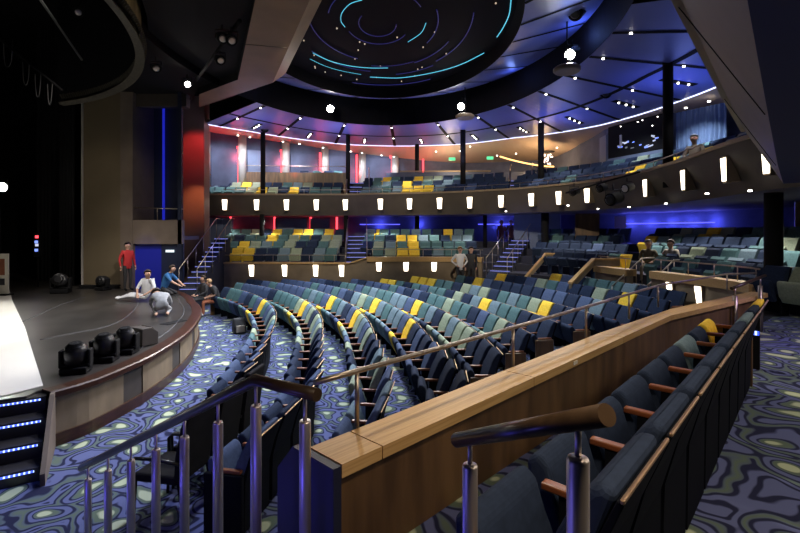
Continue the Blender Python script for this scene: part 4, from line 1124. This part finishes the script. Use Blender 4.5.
# control-booth window
bw = empty('control_booth', 'dark control-booth window with glinting equipment above the balcony seats', 'window', (10.1, 19.7, 6.3))
a, b = W(607, 140, 20.5), W(664, 130, 17.9); d = (b-a).xy.normalized(); ang_ = math.atan2(d.y, d.x); c = (a+b)/2; L = (a-b).xy.length
bw.location = (c.x, c.y, 6.86); bw.rotation_euler = (0, 0, ang_)
MB().box((L, .06, 1.40), (0, .1, .0), None, .0).build('pane', 'black', bw)
MB().box((L+.1, .3, .5), (0, .2, -.96), None, .0).build('sill_panel', 'pale_wall', bw)
for k in range(16):
    MB().box((rs.uniform(.05, .22), .03, rs.uniform(.02, .07)), (rs.uniform(-L*.36, L*.42), .05, rs.uniform(-.52, -.05)), (0, rs.uniform(-.3, .3), 0)).build('equipment_light', rs.choice(['screen_mix', 'steel', 'screen_blue', 'sign_paper']), bw)
MB().box((.10, .03, .55), (-L*.25, .05, -.05)).build('lit_post', 'sign_paper', bw)
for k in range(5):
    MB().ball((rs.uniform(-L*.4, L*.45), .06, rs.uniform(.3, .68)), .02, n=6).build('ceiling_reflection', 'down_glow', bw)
bc = [Vector(W(x, 200, Y)[:2]) for x, Y in [(589, 23.0), (606, 20.8)]]
struct(sweep(MB(), bc, [(0, 4.6), (0, 7.3), (.15, 7.3), (.15, 4.6)], closed=True).build('wall_booth_side', 'pale_wall'))
def drape_pts(p, q): return p, q
drape('wall_curtain', tuple(W(676, 130, 17.4)[:2]), tuple(W(727, 130, 15.9)[:2]), 4.7, 7.4, 'curtain_blue', .05, 11, 'pale blue curtain on the wall behind the man on the balcony')
for i, (x, y) in enumerate([(686, 107.5), (709, 101)]): downlight(W(x, y, 16.2 if i else 16.6), .05, 'cream ceiling downlights over the blue curtain', 'round downlight in the cream ceiling over the blue curtain')
for (x, y) in [(436, 151), (460, 150.5), (497, 155), (528, 144), (541, 150.5), (557, 147), (568, 138), (516, 153), (585, 143), (470, 146)]:
    Y = 26.5 - max(0, x-520)*.05
    downlight(W(x, y, Y)+Vector((0, 0, -.02)), .04, 'downlights at the back of the balcony', 'small downlight in the cream ceiling at the back of the balcony')
for (x, y) in [(209.5, 134), (242.5, 138), (254, 139), (286, 143), (302, 145), (325, 147), (352, 151), (363, 150.5), (382, 151), (394, 157)]:
    a, d1 = wall_at(x)
    downlight(a-Vector((0, .7, .06)), .045, 'downlights washing the balcony wall', 'small round downlight washing the balcony wall piers')
for (x, y) in [(568, 205), (598, 208.5), (629, 206.5), (666, 203), (707, 193), (750, 190), (506, 211), (440, 221)]:
    Y = (3.75-EYE)*F/(HZ-y)
    downlight(W(x, y, Y)-Vector((0, 0, .0)), .035, 'downlights under the balcony', 'small round downlight in the ceiling under the balcony')
# lamps clamped under the balcony front
for i, (x, y, Y, lab) in enumerate([(613, 199, 15.0, 'large black lamp hanging under the balcony front between two sconces'), (574, 192, 16.6, 'small black lamp clamped beside the far sconce'), (627, 188, 14.3, 'lamp with pale shade clamped on the balcony front'), (601, 188, 15.6, 'small dark lamp left of the large hanging lamp')]):
    fresnel(W(x, y, Y), (-6, 8, 1), lab, 1.35 if i == 0 else .9, 'sign_paper' if i == 2 else 'black_gloss', 'lamps clamped on the balcony front', .12)
tag(MB().tube([W(566, 193, 16.7), W(600, 183, 15.4), W(640, 172, 13.6)], .03, 6).build('lighting_bar', 'black'), 'thin black bar along the balcony front carrying clamped lamps', 'bar')
# ------------------------------------------------------------------ people
DG = bpy.context.evaluated_depsgraph_get
J0 = dict(pelvis=(0, 0, .95), waist=(0, 0, 1.08), chest=(0, .01, 1.30), neck=(0, 0, 1.49), jaw=(0, .02, 1.565), head=(0, .01, 1.65), crown=(0, .0, 1.71),
  shL=(-.17, 0, 1.42), elL=(-.23, -.03, 1.14), wrL=(-.22, .06, .90), shR=(.17, 0, 1.42), elR=(.23, -.03, 1.14), wrR=(.22, .06, .90),
  hipL=(-.09, 0, .90), knL=(-.10, .03, .50), anL=(-.10, 0, .09), toL=(-.12, .16, .04), hipR=(.09, 0, .90), knR=(.10, .03, .50), anR=(.10, 0, .09), toR=(.12, .16, .04))
RAD = dict(pelvis=.135, waist=.125, chest=.135, neck=.055, jaw=.068, head=.092, crown=.06, sh=.075, el=.046, wr=.030, hip=.085, kn=.058, an=.042, to=.036)
def person(label, loc, rotz, pose, shirt, trousers, shoes, hair, sleeves='short', group=None, fingers=(.02, .05, -.06), zscale=1.0):
    r = empty('person', label, 'person', loc, rotz, group)
    J = {k: Vector(v) for k, v in J0.items()}; J.update({k: Vector(v) for k, v in pose.items() if k != 'look'})
    keys, edges = list(J), []
    E_ = [('pelvis', 'waist'), ('waist', 'chest'), ('chest', 'neck'), ('neck', 'jaw'), ('jaw', 'head'), ('head', 'crown')]
    for s in 'LR':
        E_ += [('chest', 'sh'+s), ('sh'+s, 'el'+s), ('el'+s, 'wr'+s), ('pelvis', 'hip'+s), ('hip'+s, 'kn'+s), ('kn'+s, 'an'+s), ('an'+s, 'to'+s)]
    V = [J[k] for k in keys]; Rr = [RAD.get(k, RAD.get(k[:2] if k[:3] != 'hip' else 'hip', .05)) for k in keys]
    T = {k: i for i, k in enumerate(keys)}
    ed = [(T[a], T[b]) for a, b in E_]; tags = []
    for a, b in E_:
        if b in ('jaw', 'head', 'crown') or b == 'neck' and False: tags.append('skin')
        elif b[:2] in ('kn', 'an') or b.startswith('hip'): tags.append('tr')
        elif b[:2] == 'to': tags.append('sho')
        elif b[:2] == 'wr': tags.append('skin' if sleeves == 'short' else 'sh')
        else: tags.append('sh')
    def add(p, rad, par, tg):
        V.append(p); Rr.append(rad); ed.append((par, len(V)-1)); tags.append(tg); return len(V)-1
    # face direction from neck/head
    up = (J['crown']-J['jaw']).normalized(); fwd = Vector(pose.get('look', (0, 1, 0))).normalized(); fwd = (fwd-up*fwd.dot(up)).normalized(); rt = fwd.cross(up)
    add(J['head']+fwd*.108-up*.02, .016, T['head'], 'skin')
    for e in (-1, 1): add(J['head']+rt*e*.098-up*.015, .018, T['head'], 'skin')
    for s in 'LR':
        w = J['wr'+s]; dirn = (w-J['el'+s]).normalized(); side = dirn.cross(Vector((0, 0, 1)) if abs(dirn.z) < .9 else Vector((1, 0, 0))).normalized(); nrm = side.cross(dirn)
        pm = add(w+dirn*.055, .030, T['wr'+s], 'skin')
        for j, ln in enumerate((.070, .082, .076, .058)):
            b0 = add(w+dirn*.085+side*(j-1.5)*.021, .0105, pm, 'skin')
            b1 = add(V[b0]+dirn*ln*.55+nrm*.008, .009, b0, 'skin'); add(V[b1]+dirn*ln*.4+nrm*.022, .0075, b1, 'skin')
        t0 = add(w+dirn*.04-side*.040+nrm*.01, .012, pm, 'skin'); add(V[t0]+dirn*.045-side*.012+nrm*.012, .009, t0, 'skin')
    me = bpy.data.meshes.new('body'); me.from_pydata([v[:] for v in V], ed, []); me.update()
    o = bpy.data.objects.new('body', me); COL.objects.link(o)
    m = o.modifiers.new('skin', 'SKIN'); m.use_smooth_shade = True
    for i, sv in enumerate(me.skin_vertices[0].data):
        sv.radius = (Rr[i], Rr[i]); sv.use_root = (i == T['pelvis'])
    q = o.modifiers.new('sub', 'SUBSURF'); q.levels = 1; q.render_levels = 1
    bpy.context.view_layer.update()
    ev = o.evaluated_get(DG()); nm = bpy.data.meshes.new_from_object(ev)
    o.modifiers.clear(); o.data = nm; nm.name = 'body'
    bb = bmesh.new(); bb.from_mesh(nm)
    bmesh.ops.delete(bb, geom=[v for v in bb.verts if not v.link_faces], context='VERTS'); bb.to_mesh(nm); bb.free()
    nm.materials.clear()
    for k in ('skin', shirt, trousers, shoes): nm.materials.append(M[k])
    ix = {'skin': 0, 'sh': 1, 'tr': 2, 'sho': 3}
    segs = [(V[a], V[b], Rr[a], Rr[b], ix[t]) for (a, b), t in zip(ed, tags)]
    for p in nm.polygons:
        c = p.center; best = (9e9, 0)
        for a, b, ra, rb, t in segs:
            ab = b-a; u = max(0, min(1, (c-a).dot(ab)/max(1e-9, ab.length_squared)))
            d = (c-(a+ab*u)).length-(ra+(rb-ra)*u)
            if d < best[0]: best = (d, t)
        if best[1] == 2 and c.z > J['pelvis'].z+.0 and J['pelvis'].z > .8: best = (0, 1)
        p.material_index = best[1]; p.use_smooth = True
    o.parent = r
    # hair
    h = MB(); q = bmesh.ops.create_uvsphere(h.b, u_segments=14, v_segments=10, radius=.112)
    dead = [v for v in h.b.verts if v.co.z < -.055 or (v.co.y > .055 and v.co.z < .05)]
    bmesh.ops.delete(h.b, geom=dead, context='VERTS')
    for f in h.b.faces: f.smooth = True
    me2 = h.mesh('hair', hair); ho = link('hair', me2, r)
    ho.matrix_local = Matrix.Translation(J['head']+up*.022-fwd*.012) @ Matrix((rt, fwd, up)).transposed().to_4x4()
    sl = ho.modifiers.new('thick', 'SOLIDIFY'); sl.thickness = .012
    for e in (-1, 1):
        eo = MB().ball(J['head']+fwd*.088+rt*e*.034+up*.012, .011, n=6).build('eye', 'eye', r)
    return r
ST = dict()
# standing man in red
person('man in a red jumper and dark trousers standing on the stage', (W(127.5, 289, 16.6).x, 16.6, ZS+.012), -PI/2-.5,
  dict(elL=(-.26, -.05, 1.15), wrL=(-.27, .02, .90), elR=(.26, -.05, 1.15), wrR=(.27, .04, .90), look=(0.2, 1, -.1), crown=(0, .01, 1.71)), 'red_shirt', 'charcoal_cloth', 'black', 'hair_brown', 'long')
# man in white tee sitting back with legs stretched
p = W(143, 301, 14.2)
person('man in white t-shirt and white trousers reclining on the stage with legs stretched', (p.x+.05, 14.3, ZS+.01), PI-.1,
  dict(pelvis=(0, 0, .14), waist=(-.02, .01, .29), chest=(-.05, .03, .51), neck=(-.08, .06, .69), jaw=(-.10, .09, .76), head=(-.11, .09, .845), crown=(-.11, .08, .905), shL=(-.21, .02, .62), elL=(-.34, .10, .38), wrL=(-.16, .26, .24), shR=(.11, .04, .62), elR=(.20, .16, .38), wrR=(.10, .28, .22),
   hipL=(-.03, .10, .13), knL=(.40, .22, .16), anL=(.78, .16, .07), toL=(.90, .20, .10), hipR=(.09, -.04, .12), knR=(.50, -.02, .20), anR=(.90, -.06, .07), toR=(1.04, -.02, .09), look=(-1, .45, 0)), 'white_shirt', 'white_shirt', 'white_shirt', 'hair_brown')
# person in blue kneeling
p = W(166, 293, 15.2)
person('person in a blue t-shirt kneeling on the stage near the curved edge', (p.x-.1, 15.4, ZS+.01), -PI/2,
  dict(pelvis=(0, -.1, .26), waist=(0, -.04, .38), chest=(0, .08, .60), neck=(0, .16, .77), jaw=(0, .21, .83), head=(0, .22, .91), crown=(0, .22, .97), shL=(-.17, .10, .70), elL=(-.22, .28, .50), wrL=(-.14, .46, .38), shR=(.17, .10, .70), elR=(.22, .28, .50), wrR=(.14, .46, .38),
   hipL=(-.09, -.06, .22), knL=(-.14, .32, .07), anL=(-.12, -.06, .05), toL=(-.12, -.20, .045), hipR=(.09, -.06, .22), knR=(.14, .32, .07), anR=(.12, -.06, .05), toR=(.12, -.2, .045), look=(0, 1, -.1)), 'blue_shirt', 'charcoal_cloth', 'black', 'hair_brown')
# person crouching on the heels, back to the house
p = W(162, 316, 11.75)
person('person in grey clothes crouching on the stage with bare feet, back turned', (p.x, 11.75, ZS+.01), .45,
  dict(pelvis=(.0, 0, .24), waist=(-.01, .08, .34), chest=(-.05, .24, .45), neck=(-.10, .39, .52), jaw=(-.13, .45, .50), head=(-.15, .52, .53), crown=(-.16, .56, .56), shL=(-.22, .28, .47), elL=(-.28, .44, .26), wrL=(-.22, .60, .08), shR=(.12, .29, .47), elR=(.20, .44, .26), wrR=(.14, .60, .08),
   hipL=(-.10, .02, .21), knL=(-.18, .40, .10), anL=(-.12, -.06, .06), toL=(-.15, -.20, .045), hipR=(.10, .02, .21), knR=(.18, .40, .10), anR=(.12, -.06, .06), toR=(.13, -.20, .045), look=(-.2, 1, -.6)), 'grey_cloth', 'grey_cloth', 'skin', 'hair_brown', 'long')
SEATED = dict(pelvis=(0, -.02, .52), waist=(0, -.03, .65), chest=(0, -.02, .88), neck=(0, .0, 1.07), jaw=(0, .03, 1.14), head=(0, .03, 1.22), crown=(0, .02, 1.28), shL=(-.18, -.02, 1.0), elL=(-.25, .06, .74), wrL=(-.14, .27, .66), shR=(.18, -.02, 1.0), elR=(.25, .06, .74), wrR=(.14, .27, .66),
   hipL=(-.09, .04, .51), knL=(-.13, .44, .50), anL=(-.13, .44, .09), toL=(-.14, .58, .04), hipR=(.09, .04, .51), knR=(.13, .44, .50), anR=(.13, .44, .09), toR=(.14, .58, .04))
def seated(label, p, face, *a, **k):
    d = dict(SEATED); d.update(k.pop('pose', {}))
    return person(label, p, math.atan2(-face[0], face[1]), d, *a, **k)
# two at the far end of the front row
seated('person in dark jacket sitting at the far end of the front row', (W(203.5, 300, 16.6).x, 16.6, 0), (-.55, -.75), 'charcoal_cloth', 'charcoal_cloth', 'white_shirt', 'hair_brown', 'long')
seated('blond person in dark top and rust trousers leaning forward at the front row end', (W(217, 300, 16.0).x, 16.0, 0), (-.9, -.45), 'charcoal_cloth', 'rust_cloth', 'white_shirt', 'hair_blond', 'short', pose=dict(chest=(0, .10, .86), neck=(0, .20, 1.02), jaw=(0, .25, 1.08), head=(0, .27, 1.16), crown=(0, .28, 1.22), shL=(-.17, .10, .97), shR=(.17, .10, .97), look=(0, 1, -.3)))
struct(MB().box((2.3, 1.2, .52), (2.65, 19.05, .26)).build('floor_walkway', 'tier_dark'))
# pair behind the middle parapet
p = W(460, 262, 19.0)
person('fair-haired person in white top leaning with hands on hips before the mezzanine wall', (p.x, 19.0, .525), PI+.25, dict(elL=(-.36, -.06, 1.18), wrL=(-.17, .06, 1.0), elR=(.36, -.06, 1.18), wrR=(.17, .06, 1.0), look=(.1, 1, 0)), 'white_shirt', 'charcoal_cloth', 'black', 'hair_blond', 'long')
p = W(471.5, 262, 19.0)
person('person in dark clothes standing beside the white-topped one at the mezzanine wall', (p.x, 19.1, .525), PI-.2, dict(look=(.1, 1, 0)), 'charcoal_cloth', 'charcoal_cloth', 'black', 'hair_brown', 'long')
# pair seated on the right mezzanine
for (x, y, Y, lab, sh, hr_, tr) in [(648.5, 252, 14.6, 'balding man in olive jacket seated on the right mezzanine', 'olive_cloth', 'hair_grey', 'olive_cloth'), (671, 251, 14.4, 'man in light grey jumper seated beside the balding man', 'tan_cloth', 'hair_brown', 'denim')]:
    p = W(x, y, Y)
    seated(lab, (p.x, p.y, W(x, 260.5, Y).z-.68), (-.6, -.8) if sh == 'olive_cloth' else (-.9, -.5), sh, tr, 'black', hr_, 'long')
# man on the balcony
p = W(694.5, 146, 13.0); seated('man in a pale shirt seated on the balcony in front of the blue curtain', (p.x, p.y, 4.32), (-.8, -.6), 'tan_cloth', 'denim', 'black', 'hair_grey', 'long')
# two heads at the top of the climbing stairs
for (x, lab) in [(501.5, 'small figure in rust top at the back under the blue strip, nearer the column'), (511, 'small figure in rust top at the head of the climbing stairs')]:
    p = W(x, 225, 24.2); person(lab, (p.x, p.y, 1.75), PI, {}, 'rust_cloth', 'charcoal_cloth', 'black', 'hair_blond', 'long')
# rucksack by the front row
bg = empty('rucksack', 'dark rucksack with a pale pocket on the carpet by the front row', 'bag', W(239, 331, 13.2), .6); bg.location.z = 0
MB().extr([(-.14, 0), (.14, 0), (.15, .25), (.06, .44), (-.08, .44), (-.15, .22)], -.17, .17, .05, 3).build('body', 'charcoal_cloth', bg)
MB().extr([(-.20, .04), (-.13, .04), (-.13, .25), (-.18, .24)], -.12, .12, .02, 2).build('pocket', 'tan_cloth', bg)
MB().tube([(0, .0, .43), (.05, .02, .50), (.1, .0, .43)], .012, 6).build('handle', 'charcoal_cloth', bg)

# ------------------------------------------------------------------ lights
def light(kind, loc, power, col=(1, 1, 1), aim=None, size=.3, spot=60, blend=.5, name='lamp', sx=None, sy=None):
    l = bpy.data.lights.new(name, kind); l.energy = power; l.color = col
    if kind == 'SPOT': l.spot_size = math.radians(spot); l.spot_blend = blend; l.shadow_soft_size = size
    elif kind == 'POINT': l.shadow_soft_size = size
    elif kind == 'AREA':
        l.size = size
        if sx: l.shape = 'RECTANGLE'; l.size = sx; l.size_y = sy
    o = bpy.data.objects.new(name, l); COL.objects.link(o); o.location = loc
    if aim is not None: o.rotation_euler = (Vector(aim)-Vector(loc)).to_track_quat('-Z', 'Y').to_euler()
    return o
EXPO = 0.15
WARM = (1, .86, .70); COOL = (.80, .88, 1); BLUE = (.12, .2, 1); RED = (1, .05, .06)
K = 1.0
# house lights in the trough over the stalls
for (x, y, aim, pw) in [(-3.0, 19.3, (-4.5, 12, 0), 2200), (2.4, 18.2, (0, 12.5, 0), 2400), (4.7, 12.7, (-.2, 9, 0), 2600)]:
    light('SPOT', (x, y, 7.5), pw*K, (1, .95, .88), aim, .25, 76, .7)
for (x, y, pw) in [(-5, 11.5, 1100), (-1.5, 12, 1700), (1.5, 13, 1500), (-2, 16, 1800), (3.5, 12.5, 1100), (-4.2, 15.0, 1700)]:
    light('SPOT', (x, y, 7.9), pw*K, COOL, (x-.2, y-.6, 0), .3, 85, .8)
light('SPOT', (-1, 9, 7.9), 1500*K, (.66, .72, 1), (-3.4, 7.6, 0), .3, 60, .8)
light('SPOT', (-1.5, 7, 7.6), 600*K, (.75, .8, 1), (-2.2, 4.8, 0), .3, 50, .8)
# stage lights
light('SPOT', (-9, 8, 11.5), 4200*K, (1, .97, .90), (-11.5, 9.5, .8), .2, 46, .4)
light('SPOT', (-3.5, 10, 7.9), 1600*K, (1, .94, .85), (-8.5, 15.5, 1), .2, 40, .8)
light('SPOT', (-10, 11, 11), 1500*K, (1, .92, .84), (-9.5, 15.5, 1.2), .2, 46, .8)
light('SPOT', (-8, 8, 11), 900*K, (1, .92, .84), (-7.5, 10, .8), .2, 46, .8)
light('SPOT', (-1.5, 10, 7.9), 800*K, WARM, (-5.0, 8.6, .4), .2, 45, .8)
light('SPOT', (-4, 9, 7.5), 650*K, WARM, (-11.2, 17.6, 3.4), .2, 34, .8)
# parapet and side row
light('SPOT', (-.4, 5.6, 7.8), 900*K, (1, .86, .66), (1.1, 3.6, 1.8), .3, 40, .8)
light('SPOT', (2.0, 9.0, 7.8), 700*K, (1, .86, .66), (3.4, 6.4, 1.8), .3, 36, .8)
light('AREA', (2.6, 1.6, 3.70), 16*K, WARM, (2.4, 1.7, 0), .5)
light('AREA', (4.6, 3.4, 3.70), 22*K, WARM, (4.2, 3.4, 0), .5)
light('AREA', (6.6, 5.6, 3.70), 30*K, WARM, (6.4, 5.8, 0), .5)
light('SPOT', (.75, .8, 3.7), 110*K, (1, .78, .55), (.75, 2.2, 1.3), .15, 100, .8)
# blue and violet lamps
light('POINT', (-.9, .9, 1.9), 5*K, (.18, .16, 1), None, .15)
light('POINT', (-1.9, 2.35, .9), 5, (.10, .08, 1), None, .1)
light('POINT', (-2.9, 3.3, .45), 4, (.10, .08, 1), None, .1)
light('POINT', (-.75, 1.75, 1.45), 2.5, (.10, .08, 1), None, .1)
light('SPOT', (-3.2, 1.2, 2.6), 40*K, (.20, .14, 1), (-1.3, 3.2, .9), .15, 70, .6)
light('AREA', (6.1, 6.6, 2.6), 6*K, (.35, .2, 1), (5.0, 7.2, 1.5), .3)
# ceiling wash
for (x, y, z, pw, c) in [(-3, 22.5, 6.2, 150, (.50, .50, 1)), (2.5, 22.0, 6.2, 150, (.42, .46, 1)), (6.6, 19.5, 6.2, 130, (.28, .36, 1)), (8.6, 14.5, 6.4, 110, (.2, .28, 1)), (8.6, 10, 6.4, 80, (.2, .28, 1)), (-6.5, 20.5, 6.4, 90, (.6, .5, 1))]:
    light('AREA', (x, y, z), pw*K*.30, c, (x, y, 10), 1.0)
light('POINT', (5.2, 13.2, 8.55), 26*K, (.20, .33, 1), None, .1)
light('SPOT', (2.2, 18.9, 8.0), 40*K, (.75, .85, 1), (2.0, 20.3, 9.0), .1, 70, .8)
light('SPOT', (-2.9, 19.7, 8.0), 40*K, (.75, .85, 1), (-2.7, 20.6, 9.0), .1, 70, .8)
light('POINT', (4.2, 17.0, 8.6), 12*K, (.22, .34, 1), None, .1)
light('SPOT', (5.0, 11.2, 8.0), 60*K, (.95, .97, 1), (4.2, 11.6, 9.0), .1, 60, .8)
light('POINT', (-5.2, 17.5, 8.7), 5*K, (.4, .45, 1), None, .1)
# beam warm wash
light('SPOT', (-1.0, 9.0, 4.5), 25*K, (1, .72, .42), (-3.6, 13, 8), .2, 80, .8)
# balcony wall washes
for px in (207.5, 243.5, 254, 286.5, 302, 325.5, 362.5, 395):
    a, d1 = wall_at(px); light('SPOT', (a.x, a.y-.75, a.z-.12), 40, (.92, .95, 1), (a.x, a.y-.35, 4), .06, 80, .7)
for px in (238.5, 281.5, 320.5, 357, 390.5, 423):
    a, d1 = wall_at(px); light('POINT', (a.x+.05, a.y-.35, a.z-1.2), 26, RED, None, .1)
for px in (215, 250, 300, 345, 385, 420):
    a, d1 = wall_at(px); light('SPOT', (a.x, a.y-1.6, 5.6), 110, RED, (a.x, a.y-1.4, 9), .1, 80, .8)
light('SPOT', (-9.2, 20.0, 7.6), 90, RED, (-9.5, 21.3, 6.6), .1, 80, .8)
light('SPOT', (-9.1, 20.0, 5.0), 60, (1, .30, .12), (-9.4, 21.3, 4.3), .1, 70, .8)
light('POINT', (2.9, 27.6, 6.9), 90, (1, .72, .45), None, .2)
light('POINT', (7.6, 25.2, 6.7), 130, (1, .62, .28), None, .2)
light('AREA', (3, 25.5, 6.0), 60, (1, .78, .5), (3, 26, 9), 1.2)
light('SPOT', (*W(690, 100, 15.6)[:2], 7.2), 300, (.8, .88, 1), (*W(702, 100, 16.6)[:2], 5), .1, 90, .8)
light('SPOT', (*W(700, 100, 12.2)[:2], 7.3), 120, (1, .93, .85), (*W(693, 100, 13.0)[:2], 5), .1, 60, .8)
light('SPOT', (*W(630, 100, 17.5)[:2], 7.3), 200, (.8, .88, 1), (*W(632, 100, 19)[:2], 5), .1, 90, .8)
for px, Y in [(235, 23.5), (290, 23.8), (400, 24), (440, 24), (560, 20), (600, 17), (650, 15)]:
    q = W(px, 100, Y); light('SPOT', (q.x, q.y-.3, 7.6), 300, (1, .95, .9), (q.x, q.y, 4.5), .1, 70, .8)
for px in (225, 260, 300, 340, 380):
    a, d1 = wall_at(px); light('SPOT', (a.x+.2, a.y-2.6, 7.6), 420, (.80, .86, 1), (a.x, a.y, 6.0), .1, 80, .8)
# front-of-house wash on the balcony front and tiers
light('SPOT', (-3, 12, 7.7), 2200*K, (1, .88, .7), (-3.5, 23, 4.2), .3, 60, .8)
light('SPOT', (1.5, 11, 7.7), 2200*K, (1, .88, .7), (4.5, 21, 4.2), .3, 60, .8)
# under balcony
for px, Y in [(225, 23.8), (265, 23.6), (310, 23.8), (385, 23.2), (430, 22.6), (470, 22)]:
    q = W(px, 200, Y); light('SPOT', (q.x, q.y, 3.68), 130, (1, .95, .9), (q.x, q.y-.6, 1), .08, 110, .8)
for px, Y in [(560, 19.5), (590, 18.0), (630, 16.4), (665, 15.2), (700, 14.2), (742, 12.8), (760, 11.8), (790, 10.8)]:
    q = W(px, 200, Y); light('SPOT', (q.x, q.y, 3.68), 150, (1, .95, .9), (q.x-.4, q.y-.6, 1), .08, 110, .8)
for px in (380, 420, 500, 530, 630, 650, 670, 690, 712):
    q = on_curve(MBK, px)[0]; light('POINT', (q.x*.985, q.y-.25, 3.30), 22, (.12, .13, 1), None, .1)
for px in (231, 275, 311, 337):
    q = on_curve(MBK, px)[0]; light('POINT', (q.x, q.y-.3, 3.0), 10, RED, None, .1)
# stair blue glow and side box
light('POINT', (-7.4, 18.6, 2.6), 14, (.22, .25, 1), None, .15)
light('POINT', (qa.x-.1, qa.y+1.6, 2.9), 14, (.25, .22, 1), None, .15)
light('POINT', (5.0, 20.6, 2.9), 14, (.3, .35, 1), None, .15)
light('SPOT', (wx(147), YP+.6, 3.4), 30, (.03, .06, 1), (wx(147), YP+1.5, 9), .1, 40, .8)
light('SPOT', (wx(150), YP-2.5, 5.5), 220, (.04, .08, 1), (wx(146), YP+.1, 1.6), .1, 20, .5)
light('SPOT', W(2, 187, 17.2), 250, (1, .96, .88), (-4, 8, 1), .1, 70, .8)
light('SPOT', (-2.5, 8, 7.2), 120, (1, .80, .5), W(122, 25, 11.2), .2, 30, .8)

wd_ = bpy.data.worlds.new('World'); SC.world = wd_; wd_.use_nodes = True
wd_.node_tree.nodes['Background'].inputs[0].default_value = (.3, .35, .5, 1); wd_.node_tree.nodes['Background'].inputs[1].default_value = .01

# ------------------------------------------------------------------ camera
cam = bpy.data.cameras.new('camera'); co = bpy.data.objects.new('camera', cam); COL.objects.link(co)
co.location = (0, 0, EYE); co.rotation_euler = (PI/2, 0, 0)
cam.sensor_width = 36; cam.lens = F/800*36; cam.shift_y = -(266.5-HZ)/800; cam.clip_end = 200; cam.clip_start = .05
SC.camera = co
vs = SC.view_settings; vs.view_transform = 'Standard'; vs.look = 'None'; vs.gamma = 1; vs.use_curve_mapping = False; vs.exposure = EXPO
